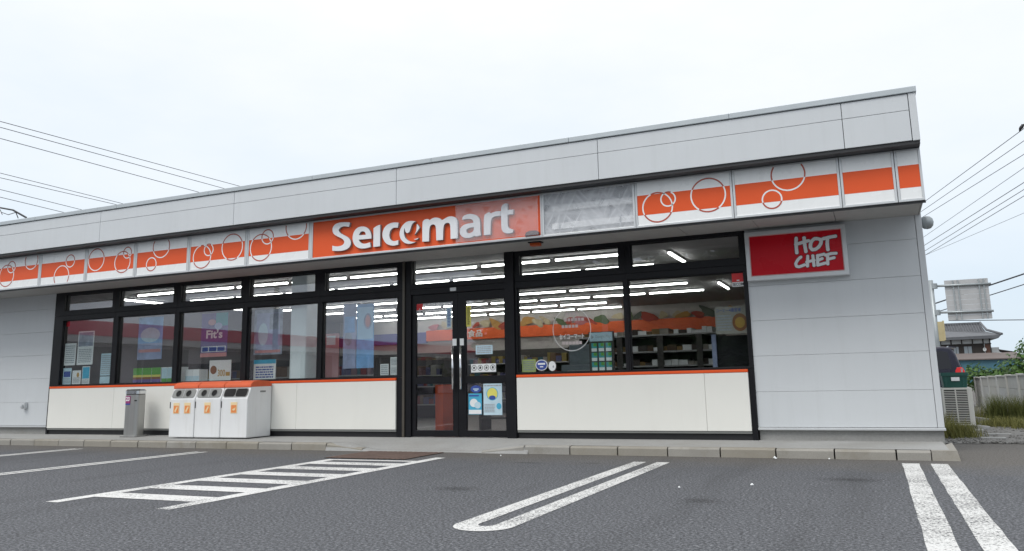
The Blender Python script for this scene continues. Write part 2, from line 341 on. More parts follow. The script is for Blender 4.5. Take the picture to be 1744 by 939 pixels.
# ------------------------------------------------------------------ lettering (built once, as flat meshes)
TEXT = {}
def prep_text(items):
    tmp = []
    for s_, bold in items:
        c = bpy.data.curves.new('t', 'FONT'); c.body = s_; c.size = 1.0; c.offset = bold; c.resolution_u = 3; c.align_x = 'CENTER'; c.align_y = 'CENTER'
        o = bpy.data.objects.new('t', c); COL.objects.link(o); tmp.append((s_, o))
    bpy.context.view_layer.update(); dg = bpy.context.evaluated_depsgraph_get()
    for s_, o in tmp:
        me = bpy.data.meshes.new_from_object(o.evaluated_get(dg))
        vs = [v.co.copy() for v in me.vertices]; fs = [tuple(p.vertices) for p in me.polygons]
        if vs:
            xs = [v.x for v in vs]; ys = [v.y for v in vs]; TEXT[s_] = (vs, fs, min(xs), max(xs), min(ys), max(ys))
        bpy.data.objects.remove(o); bpy.data.meshes.remove(me)
prep_text([("Fit's", 0.03), ('23', 0.03), ('SECOM', 0.02), ('Google Play', 0.0), ('セイコーマート', 0.015), ('300', 0.02), ('コーヒー4種登場', 0.01), ('食品', 0.02)])
def text(mb, s_, x0, x1, z0, z1, y, mi=0):
    if s_ not in TEXT: return mb
    vs, fs, a, b, c, d = TEXT[s_]
    kx = (x1 - x0) / (b - a); kz = (z1 - z0) / (d - c)
    return mb.add([(x0 + (v.x - a) * kx, y, z0 + (v.y - c) * kz) for v in vs], fs, mi)

# ================================================================== GROUND
ZP = 0.10                      # kerb top
mb = MB(); mb.add([(-400, -400, 0), (400, -400, 0), (400, 400, 0), (-400, 400, 0)], [(0, 1, 2, 3)])
tag(mb.build('asphalt_ground', 'asphalt'), kind='structure')
def dip(x):
    """how far the kerb is lowered in front of the door (0..1)"""
    a, b, c, d = -4.55, -4.0, -2.6, -1.9
    if x <= a or x >= d: return 0.0
    if x < b: t = (x - a) / (b - a)
    elif x > c: t = (d - x) / (d - c)
    else: t = 1.0
    return t * t * (3 - 2 * t)
YK = -1.07
xs = [-16.2 + 0.1 * k for k in range(int((2.95 + 16.2) / 0.1) + 1)]
ys = [YK + 0.13, -0.8, -0.6, -0.35, -0.1, 0.10]
mb = MB(); vs = []; fs = []
for x in xs:
    for j, y in enumerate(ys):
        k = 1 - j / (len(ys) - 2.0); k = max(0.0, min(1.0, k))
        vs.append((x, y, ZP + 0.015 * (1 - k) - dip(x) * 0.085 * k))
n = len(ys)
for i in range(len(xs) - 1):
    for j in range(n - 1): fs.append((i * n + j, (i + 1) * n + j, (i + 1) * n + j + 1, i * n + j + 1))
mb.add(vs, fs)
pave = tag(mb.build('pavement', 'pave'), kind='structure')
# kerb stones, 0.6 m each; the last one turns the corner
for k in range(-27, 5):
    x0 = 0.6 * k + 0.008; x1 = 0.6 * (k + 1) - 0.008
    if k == 4: x1 = 2.72
    if x1 > -4.05 and x0 < -2.45: continue
    za, zb = ZP - 0.085 * dip(x0), ZP - 0.085 * dip(x1)
    y0, y1 = YK, YK + 0.13 - 0.002
    jz = random.uniform(-0.004, 0.004); jy = random.uniform(-0.005, 0.005)
    mb = MB(); mb.add([(x0, y0 + jy, -0.05), (x1, y0 + jy, -0.05), (x1, y1, -0.05), (x0, y1, -0.05), (x0, y0 + jy, za - 0.02 + jz), (x1, y0 + jy, zb - 0.02 + jz), (x1, y1, zb + jz), (x0, y1, za + jz), (x0, y0 + jy + 0.022, za + jz), (x1, y0 + jy + 0.022, zb + jz)],
        [(0, 3, 2, 1), (0, 1, 5, 4), (4, 5, 9, 8), (8, 9, 6, 7), (1, 2, 6, 9, 5), (2, 3, 7, 6), (3, 0, 4, 8, 7)])
    mb.build('kerb_stone', 'kerb', pave)
mb = MB(); mb.add([(2.73, YK, -.05), (3.00, YK, -.05), (3.06, 0.10, -.05), (2.73, YK + .13, -.05), (2.73, YK + 0.02, ZP), (2.965, YK + .03, ZP), (3.00, .10, ZP), (2.73, YK + .13, ZP)],
    [(0, 1, 5, 4), (1, 2, 6, 5), (4, 5, 6, 7), (2, 3, 7, 6), (3, 0, 4, 7)])
mb.build('kerb_stone', 'kerb', pave)
# lowered threshold slab in front of the door and its drain mat
mb = MB(); vs = []; fs = []; k = 0
x = -4.80
while x < -1.75:
    zt = ZP - .085 * dip(x); vs += [(x, YK - .03, -.02), (x, YK + .02, zt - .016), (x, YK + .1285, zt - .001)]; x += .05; k += 1
for i in range(k - 1): fs += [(3 * i, 3 * i + 3, 3 * i + 4, 3 * i + 1), (3 * i + 1, 3 * i + 4, 3 * i + 5, 3 * i + 2)]
mb.add(vs, fs); mb.build('ramp_lip', 'pave', pave)
# gravel yard beside the shop
mb = MB(); vs = []; fs = []; nx, ny = 14, 40
for i in range(nx + 1):
    for j in range(ny + 1):
        x = 2.96 + i * 0.14; y = 1.35 + j * 0.42
        vs.append((x, y + (random.uniform(-.12, .12) if j == 0 else 0), 0.006 + (0 if j == 0 else random.uniform(0, 0.02))))
for i in range(nx):
    for j in range(ny): fs.append((i * (ny + 1) + j, (i + 1) * (ny + 1) + j, (i + 1) * (ny + 1) + j + 1, i * (ny + 1) + j + 1))
mb.add(vs, fs); tag(mb.build('gravel_yard', 'gravel'), kind='structure')
mb = MB()
for k in range(1500):
    x = random.uniform(3.05, 4.85); y = 1.35 + random.random() ** 1.6 * 6; r = random.uniform(0.006, 0.022)
    v = [Vector((random.uniform(-1, 1), random.uniform(-1, 1), random.uniform(-.6, .8))).normalized() * r for _ in range(6)]
    c = Vector((x, y, 0.014 + r * .3))
    mb.add([c + Vector(q) * r * random.uniform(.7, 1.3) for q in ((1, 0, 0), (-1, 0, 0), (0, 1, 0), (0, -1, 0), (0, 0, .7), (0, 0, -.7))], [(0, 2, 4), (2, 1, 4), (1, 3, 4), (3, 0, 4), (2, 0, 5), (1, 2, 5), (3, 1, 5), (0, 3, 5)])
tag(mb.build('gravel_stones', 'gravel'), 'loose grey gravel in the yard beside the shop', 'gravel', kind='stuff')

# painted parking lines
def stripe(x0, x1, y0, y1, worn=False, z=0.004, name='parking_line'):
    mb = MB(); n = max(1, int(abs(y1 - y0) / 0.25)); vs = []; fs = []
    for k in range(n + 1):
        y = y0 + (y1 - y0) * k / n; vs += [(x0 + random.uniform(-.004, .004), y, z), (x1 + random.uniform(-.004, .004), y, z)]
    for k in range(n): fs.append((2 * k, 2 * k + 1, 2 * k + 3, 2 * k + 2))
    mb.add(vs, fs); return tag(mb.build(name, 'line_worn' if worn else 'line'), kind='structure')
stripe(2.44, 2.59, -9.2, -1.42, True); stripe(2.69, 2.84, -9.2, -1.42, True)
# rounded double line (joined at its near end)
mb = MB(); vs = []; fs = []
path_o = [(-0.20, -1.80)] + [(-0.20, -5.90)] + [(0.195 * -math.cos(math.pi * k / 12), -5.90 - 0.20 * math.sin(math.pi * k / 12)) for k in range(1, 12)] + [(0.195, -5.90), (0.195, -1.80)]
path_i = [(-0.06, -1.80)] + [(-0.06, -5.86)] + [(0.055 * -math.cos(math.pi * k / 12), -5.86 - 0.07 * math.sin(math.pi * k / 12)) for k in range(1, 12)] + [(0.055, -5.86), (0.055, -1.80)]
for a, b in zip(path_o, path_i): vs += [(a[0], a[1], .004), (b[0], b[1], .004)]
for k in range(len(path_o) - 1): fs.append((2 * k, 2 * k + 2, 2 * k + 3, 2 * k + 1))
mb.add(vs, fs); tag(mb.build('parking_line', 'line_worn'), kind='structure')
stripe(-6.64, -6.555, -6.0, -1.62); stripe(-6.495, -6.41, -6.0, -1.62)
stripe(-9.28, -9.195, -6.0, -1.50); stripe(-9.135, -9.05, -6.0, -1.50)
# hatched walkway to the door
stripe(-3.89, -3.75, -5.95, -2.22, name='walkway_line'); stripe(-2.66, -2.52, -5.98, -1.78, name='walkway_line')
for c in (-5.48, -4.91, -4.34, -3.77, -3.20, -2.66):
    stripe(-3.75, -2.66, c - 0.13, c + 0.13, name='walkway_bar')
stripe(-3.75, -2.66, -2.32, -2.22, name='walkway_bar')
# oil stains
for x, y, a, b in ((-1.02, -4.35, .34, .26), (1.05, -4.50, .26, .22), (2.0, -2.95, .5, .26), (-1.30, -2.15, .34, .12), (-0.60, -2.05, .24, .09), (0.5, -7.2, .5, .4)):
    mb = MB(); mb.add([(math.cos(2 * math.pi * k / 18), math.sin(2 * math.pi * k / 18), 0) for k in range(18)], [tuple(range(18))])
    o = mb.build('oil_stain', 'oil'); o.location = (x, y, .003); o.scale = (a, b, 1); tag(o, kind='structure')
# rubber drain mat
g = thing('drain_mat', 'brown slatted rubber mat on the asphalt before the shop doors', 'mat', (-3.5, -1.65, 0))
mb = MB().box(-4.05, -2.90, -2.12, -1.13, 0.003, 0.006); mb.build('backing', 'rubber', g)
for k in range(15):
    x = -4.03 + k * 0.077; MB().box(x, x + 0.05, -2.10, -1.15, 0.0062, 0.0125).build('slat', 'rust', g)
# litter
def litter(name, label, x, y, r, mat='paper'):
    mb = MB(); n = 10
    top = [(x + r * math.cos(2 * math.pi * k / n) * random.uniform(.6, 1.1), y + r * .7 * math.sin(2 * math.pi * k / n) * random.uniform(.6, 1.1), .006 + random.uniform(0, r * .5)) for k in range(n)]
    mb.add(top + [(x, y, .012 + r * .8)] + [(x, y, .005)], [(k, (k + 1) % n, n) for k in range(n)] + [((k + 1) % n, k, n + 1) for k in range(n)]); tag(mb.build(name, mat), label, 'litter')
litter('crumpled_tissue', 'crumpled white tissue lying against the kerb', 1.20, -1.20, .030)
litter('paper_scrap', 'flat white paper scrap near the right parking lines', 1.28, -3.55, .016)
litter('paper_scrap', 'tiny white paper scrap beside the rounded parking line', 0.75, -3.85, .012)
litter('paper_scrap', 'small white scrap at the kerb below the red sign', 1.75, -1.17, .014)
litter('paper_scrap', 'white scrap on the asphalt before the door ramp', -1.95, -1.45, .012)

# ================================================================== THE SHOP
store = thing('convenience_store', 'long low grey convenience store with black window frames and overhanging parapet', 'shop', (-5, 5, 0))
XL, XR = -16.2, 2.94
def part(name, mb, mat, parent=None, **k): return mb.build(name, mat, parent or store, **k)
# --- cladding panels of the front wall
WZ = [0.272, 0.70, 1.14, 1.58, 2.02, 2.46, 2.78]
def cladding(x0, x1, joints=()):
    cuts = [x0] + list(joints) + [x1]
    for a, b in zip(cuts[:-1], cuts[1:]):
        for z0, z1 in zip(WZ[:-1], WZ[1:]):
            part('wall_panel', MB().box(a + .0015, b - .0015, 0.0, 0.06, z0 + .0012, z1 - .0012), 'wall', bevel=0.0022)
cladding(0.893, 2.868); cladding(XL, -11.945, (-14.1,))
part('corner_trim', MB().box(2.871, XR, -0.004, 0.10, 0.272, 2.78), 'wall', bevel=0.004)
part('wall_backing', MB().box(0.90, 2.93, 0.062, 0.14, 0.12, 2.78), 'charcoal'); part('wall_backing', MB().box(XL, -11.95, 0.062, 0.14, 0.12, 2.78), 'charcoal')
for a, b in ((0.893, XR + .01), (XL, -11.945)):
    part('drip_trim', MB().box(a, b, -0.022, 0.06, 0.238, 0.268), 'alu', bevel=0.004)
    part('plinth', MB().box(a + .01, b - .02, 0.035, 0.20, 0.0, 0.236), 'plinth')
# --- sides, rear, roof
part('side_wall', MB().box(2.80, 2.925, 0.145, 11.5, 0.0, 3.9), 'wall'); part('side_wall', MB().box(XL, XL + .12, 0.145, 11.5, 0.0, 3.9), 'wall')
part('rear_wall', MB().box(XL + .13, 2.79, 11.38, 11.5, 0.0, 3.9), 'wall'); part('roof_deck', MB().box(XL + .13, 2.79, -1.0, 11.37, 3.345, 3.42), 'charcoal')
# --- parapet
PJ = [XL, -15.25, -12.32, -9.40, -6.505, -3.59, -0.649, 2.192, 2.864]
for a, b in zip(PJ[:-1], PJ[1:]):
    for z0, z1 in ((3.338, 3.677), (3.677, 3.862)):
        part('parapet_panel', MB().box(a + .003, b - .003, -1.22, -1.16, z0 + .002, z1 - .002), 'wall', bevel=0.004)
part('parapet_corner', MB().box(2.868, XR, -1.223, -1.10, 3.335, 3.866), 'wall', bevel=0.004)
part('parapet_backing', MB().box(XL, 2.92, -1.158, -1.09, 3.345, 3.86), 'charcoal')
part('parapet_side', MB().box(2.86, 2.935, -1.095, 0.14, 3.335, 3.866), 'wall')
cj = [XL] + [0.977 + 2.0 * k for k in range(-8, 1)] + [XR + .012]
for a, b in zip(cj[:-1], cj[1:]):
    part('coping', MB().box(a + .001, b - .001, -1.240, -1.05, 3.868, 3.935), 'coping', bevel=0.006)
part('coping', MB().box(2.82, XR + .012, -1.048, 11.5, 3.868, 3.935), 'coping')
part('parapet_underside', MB().box(XL, XR - .004, -1.205, -0.86, 3.300, 3.333), 'charcoal')
# --- soffit boards
sx = XL
while sx < 2.93:
    b = min(sx + 0.91, 2.93); part('soffit_board', MB().box(sx + .003, b - .003, -0.995, -0.002, 2.742, 2.765), 'soffit'); sx += 0.91
part('canopy_core', MB().box(XL, 2.915, -0.84, 0.14, 2.79, 3.29), 'charcoal')
part('soffit_edge', MB().box(XL, XR, -1.012, -0.996, 2.690, 2.715), 'charcoal')
# --- window bays
FY0, FY1, GY = -0.03, 0.085, 0.03
def window(x0, x1, z0, z1, a, b, c, d):
    w = part('window', MB().ring(x0 + .001, x1 - .001, z0 + .001, z1 - .001, a, b, c, d, FY0, FY1), 'black', bevel=0.003)
    MB().ring(a - .001, b + .001, c - .001, d + .001, a + .012, b - .012, c + .012, d - .012, GY - .02, GY + .02).build('glazing_bead', 'blackmatt', w)
    MB().box(a + .004, b - .004, GY - .004, GY + .004, c + .004, d - .004).build('pane', 'glass', w); return w
OX = [-11.945, -10.318, -8.822, -7.300, -5.765, -4.205]
LG = [(-11.70, -10.365), (-10.24, -8.865), (-8.76, -7.345), (-7.24, -5.80), (-5.71, -4.31)]
UG = [(-11.69, -10.42), (-10.25, -8.92), (-8.74, -7.39), (-7.21, -5.86), (-5.66, -4.315)]
for k in range(5):
    window(OX[k], OX[k + 1], 0.985, 2.30, LG[k][0], LG[k][1], 1.005, 2.21)
    window(OX[k], OX[k + 1], 2.30, 2.775, UG[k][0], UG[k][1], 2.39, 2.69)
window(-2.345, -0.700, 0.985, 2.30, -2.315, -0.745, 1.005, 2.21); window(-2.345, -0.700, 2.30, 2.775, -2.265, -0.795, 2.39, 2.68)
window(-0.700, 0.890, 0.985, 2.30, -0.680, 0.850, 1.005, 2.215); window(-0.700, 0.890, 2.30, 2.775, -0.620, 0.820, 2.39, 2.70)
# side posts below the sill, sill, spandrel boards, black plinth
for a, b in ((-11.945, -11.895), (0.825, 0.890), (-4.31, -4.205), (-2.345, -2.335)):
    part('frame_post', MB().box(a, b, FY0, FY1, 0.105, 0.984), 'black')
def spandrel(x0, x1, cuts):
    c = [x0] + cuts + [x1]
    for a, b in zip(c[:-1], c[1:]):
        part('spandrel_board', MB().box(a + .001, b - .001, -0.055, 0.05, 0.225, 0.944), 'cream', bevel=0.006)
    part('sill', MB().box(x0, x1, -0.062, 0.05, 0.946, 0.983), 'orange', bevel=0.006)
    part('shadow_gap_strip', MB().box(x0, x1, -0.040, 0.05, 0.196, 0.223), 'bingrey')  # grey strip stands in for the shadow gap below the boards
    part('black_plinth', MB().box(x0, x1, -0.012, 0.07, 0.10, 0.195), 'blackmatt')
spandrel(-11.893, -4.312, [-10.2, -8.1, -6.15]); spandrel(-2.333, 0.823, [0.28])
part('spandrel_lining', MB().box(-11.89, -4.32, 0.086, 0.12, 0.12, 1.0), 'iwall'); part('spandrel_lining', MB().box(-2.33, 0.88, 0.086, 0.12, 0.12, 1.0), 'iwall')
# --- entrance: posts, head, transom light, two leaves
part('door_post_trim', MB().box(-4.204, -4.165, -0.05, 0.05, 0.11, 2.775), plain('bronze_strip', (0.10, 0.09, 0.075), 0.4, 0.5))
part('door_post', MB().box(-4.164, -4.065, FY0, 0.12, 0.105, 2.775), 'black', bevel=.003); part('door_post', MB().box(-2.489, -2.347, -0.06, 0.12, 0.105, 2.775), 'black', bevel=.004)
part('door_head', MB().box(-4.064, -2.490, FY0, 0.12, 2.215, 2.30), 'black', bevel=.003)
window(-4.064, -2.490, 2.302, 2.775, -4.05, -2.505, 2.375, 2.765)
def leaf(x0, x1, a, b, hx):
    d = part('door', MB().ring(x0, x1, 0.125, 2.213, a, b, 0.216, 2.085, 0.0, 0.05), 'black', bevel=.003)
    MB().box(a, b, 0.001, 0.049, 0.885, 0.985).build('mid_rail', 'black', d)
    MB().box(a, b, 0.020, 0.028, 0.988, 2.083).build('pane', 'glass', d); MB().box(a, b, 0.020, 0.028, 0.218, 0.882).build('pane', 'glass', d)
    h = MB().tube([(hx, -0.055, 0.80), (hx, -0.055, 1.42)], 0.017, 12)
    for z in (0.86, 1.36): h.tube([(hx, -0.055, z), (hx, 0.0, z)], 0.012, 8)
    h.build('handle', 'chrome', d, smooth=True)
    return d
DL = leaf(-4.062, -3.283, -3.995, -3.375, -3.345); DR = leaf(-3.279, -2.492, -3.155, -2.530, -3.215)
MB().box(-3.372, -3.305, -0.003, 0.0, 1.43, 1.53).build('pull_plate', 'paper', DL); MB().box(-3.250, -3.185, -0.003, 0.0, 1.43, 1.53).build('pull_plate', 'paper', DR)
part('sensor_cover', MB().box(-3.39, -3.29, -0.036, -0.031, 2.235, 2.285), 'paper')
part('threshold', MB().box(-4.064, -2.490, -0.02, 0.12, 0.105, 0.120), 'steel')
# --- interior shell
ZC = 2.765
part('interior_floor', MB().box(XL + .13, 2.79, 0.121, 10.2, 0.05, 0.122), 'floor')
part('ceiling', MB().box(XL + .13, 2.79, 0.141, 10.2, ZC, ZC + .02), 'ceil')
part('interior_back_wall', MB().box(-12.4, 2.79, 9.6, 9.66, 0.123, ZC - .001), 'iwall')
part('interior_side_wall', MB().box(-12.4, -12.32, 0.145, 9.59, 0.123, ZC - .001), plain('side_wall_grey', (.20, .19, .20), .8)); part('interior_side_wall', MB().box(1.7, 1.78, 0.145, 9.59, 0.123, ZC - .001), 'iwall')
part('interior_column', MB().box(-6.47, -6.15, 0.14, 0.46, 0.123, ZC - .001), 'column', bevel=.02)
# back-wall header band
part('header_band', MB().box(-9.3, 1.69, 9.50, 9.59, 2.10, 2.40), plain('header_orange', (0.80, 0.12, 0.02), 0.5, 0, .15, 1.2))
part('header_band', MB().box(-12.31, -9.302, 9.50, 9.59, 2.05, 2.36), plain('header_reflection_blue', (0.10, 0.10, 0.30), 0.5, 0, .15, 1.2))  # blue colour paints in the bluish reflection over the header's left part
hp = MB()
rr = random.Random(3)
for k in range(34):
    x = -9.0 + k * 0.31 + rr.uniform(-.1, .1); cz = 2.45 + rr.uniform(-.02, .08); a_, b_ = rr.uniform(.10, .26), rr.uniform(.05, .11); th = rr.uniform(-.7, .7)
    q = []
    for j in range(18):
        t_ = 2 * math.pi * j / 18; w_ = 1 + .16 * math.sin(3 * t_ + k) + .08 * math.sin(5 * t_ + 2 * k)
        q.append((x + (a_ * math.cos(t_) * math.cos(th) - b_ * math.sin(t_) * math.sin(th)) * w_, 9.497 - k * .0004, min(2.755, cz + (a_ * math.cos(t_) * math.sin(th) + b_ * math.sin(t_) * math.cos(th)) * w_)))
    hp.add(q, [tuple(range(18))], rr.randrange(6))
part('food_pictures', hp, [plain('food_pink', (.45, .16, .17), .7), plain('food_gold', (.46, .25, .07), .7), plain('food_leaf', (.09, .13, .06), .7), plain('food_red', (.38, .06, .04), .7), plain('food_grey', (.10, .115, .09), .7), plain('food_cream', (.5, .42, .28), .7)])
tx = MB(); text(tx, '食品', -7.97, -7.52, 2.16, 2.36, 9.49); part('header_lettering', tx, 'paper')
# outdoor tap box on the left wall, vent hood on the right corner, orange beacon under the soffit
o = tag(MB().box(-12.63, -12.53, -0.07, 0.0, 0.58, 0.70).box(-12.60, -12.555, -0.11, -0.07, 0.60, 0.66).build('tap_cover', 'alu', bevel=.012), 'small grey cover box low on the left wall cladding', 'wall box')
g = thing('vent_hood', 'round grey vent hood on the corner just under the canopy', 'vent hood', (2.97, 0.3, 2.6))
MB().lathe((3.00, 0.12, 2.665), [(0.0, -0.085), (0.04, -0.075), (0.066, -0.045), (0.075, 0.0), (0.066, 0.04), (0.04, 0.065), (0, 0.075)], 18).build('hood', 'galv', g, smooth=True)
MB().box(2.941, 2.98, 0.08, 0.16, 2.63, 2.72).build('bracket', 'galv', g)
g = thing('soffit_beacon', 'small orange lamp fixed under the soffit right of the doors', 'lamp', (-1.72, -0.6, 2.7))
MB().box(-1.85, -1.67, -0.68, -0.56, 2.725, 2.741).build('base', 'charcoal', g); MB().box(-1.83, -1.69, -0.665, -0.575, 2.685, 2.725).build('lens', 'olive', g, bevel=.008)

# ================================================================== FASCIA SIGNS
SY = -1.02; Z0, Z1 = 2.716, 3.298; S0, S1 = 2.868, 3.118
def ring_mesh(cx, cz, r, x0, x1, w=0.017):
    """thin ring, white over the stripe and red over the white, clipped to the panel face"""
    mb = MB(); n = 72
    for k in range(n):
        a, b = 2 * math.pi * k / n, 2 * math.pi * (k + 1) / n
        pts = [(cx + q * math.cos(t), cz + q * math.sin(t)) for q, t in ((r - w / 2, a), (r + w / 2, a), (r + w / 2, b), (r - w / 2, b))]
        mx_ = sum(p[0] for p in pts) / 4; mz = sum(p[1] for p in pts) / 4
        if not (x0 + .03 < mx_ < x1 - .03 and Z0 + .035 < mz < Z1 - .02): continue
        mb.add([(x, SY - .0065, z) for x, z in pts], [(0, 1, 2, 3)], 0 if S0 < mz < S1 else 1)
    return mb
def fascia(x0, x1, rings, label):
    g = thing('fascia_panel', label, 'sign panel', ((x0 + x1) / 2, SY, Z0), 'striped fascia panels along the canopy')
    MB().box(x0 + .028, x1 - .028, SY - .004, SY + .10, Z0 + .03, Z1 - .018).build('board', 'signwhite', g)
    MB().ring(x0 + .002, x1 - .002, Z0, Z1, x0 + .027, x1 - .027, Z0 + .029, Z1 - .017, SY - .012, SY + .12).build('frame', 'alu', g, bevel=.003)
    MB().quad(x0 + .0285, x1 - .0285, S0, S1, SY - .0052).build('stripe', 'signorange', g)
    MB().box(x1 - .052, x1 - .0285, SY - .0075, SY - .0045, Z0 + .031, Z1 - .019).build('edge_strip', plain('edge_grey', (.50, .52, .52), .4), g) if x0 < -5 else None
    for cx, cz, r in rings: ring_mesh(cx, cz, r, x0, x1).build('ring', ['signwhite', 'ringred'], g)
TYPE_A = lambda x: [(x + .32, 2.955, .182), (x + .455, 3.040, .09), (x + .935, 3.037, .205)]
fascia(-14.56, -13.40, [(-13.95, 3.0, .2)], 'striped fascia panel cut by the left picture edge')
fascia(-13.398, -12.232, [(-12.9, 3.0, .2)], 'striped fascia panel beyond the left picture edge')
fascia(-12.230, -11.066, [(-11.964, 2.975, .195), (-11.846, 3.125, .103), (-11.321, 3.210, .165)], 'leftmost striped fascia panel in view, ring cut by the picture edge')
fascia(-11.064, -9.906, [(-10.512, 2.860, .185), (-10.314, 3.115, .107)], 'striped fascia panel with a ring cut at the bottom and a small ring upper right')
fascia(-9.904, -8.743, [(-9.676, 3.085, .186), (-9.051, 2.995, .178), (-8.947, 3.145, .092)], 'striped fascia panel, third from left, linked small ring at upper right')
fascia(-8.741, -7.571, [(-8.186, 3.180, .180), (-8.389, 2.905, .108)], 'striped fascia panel left of the sign, small ring under a ring cut at the top')
fascia(-7.569, -6.384, [(-7.300, 2.940, .182), (-7.166, 3.040, .092), (-6.687, 3.042, .205)], 'second striped fascia panel left of the big orange sign')
fascia(-6.382, -5.172, [(-6.120, 2.985, .204), (-5.997, 3.140, .110), (-5.460, 3.245, .190)], 'striped fascia panel touching the left end of the big orange sign')
fascia(-0.252, 0.930, [(0.025, 2.950, .183), (0.160, 3.038, .088), (0.642, 3.033, .203)], 'striped fascia panel right of the film covered opening')
fascia(0.932, 2.110, [(1.366, 2.898, .107), (1.561, 3.168, .184)], 'striped fascia panel above the red sign, small ring and ring cut at the top')
fascia(2.112, 2.672, [], 'narrow striped fascia panel without rings near the right end')
fascia(2.674, 2.938, [], 'very narrow end piece of the striped fascia at the right corner')

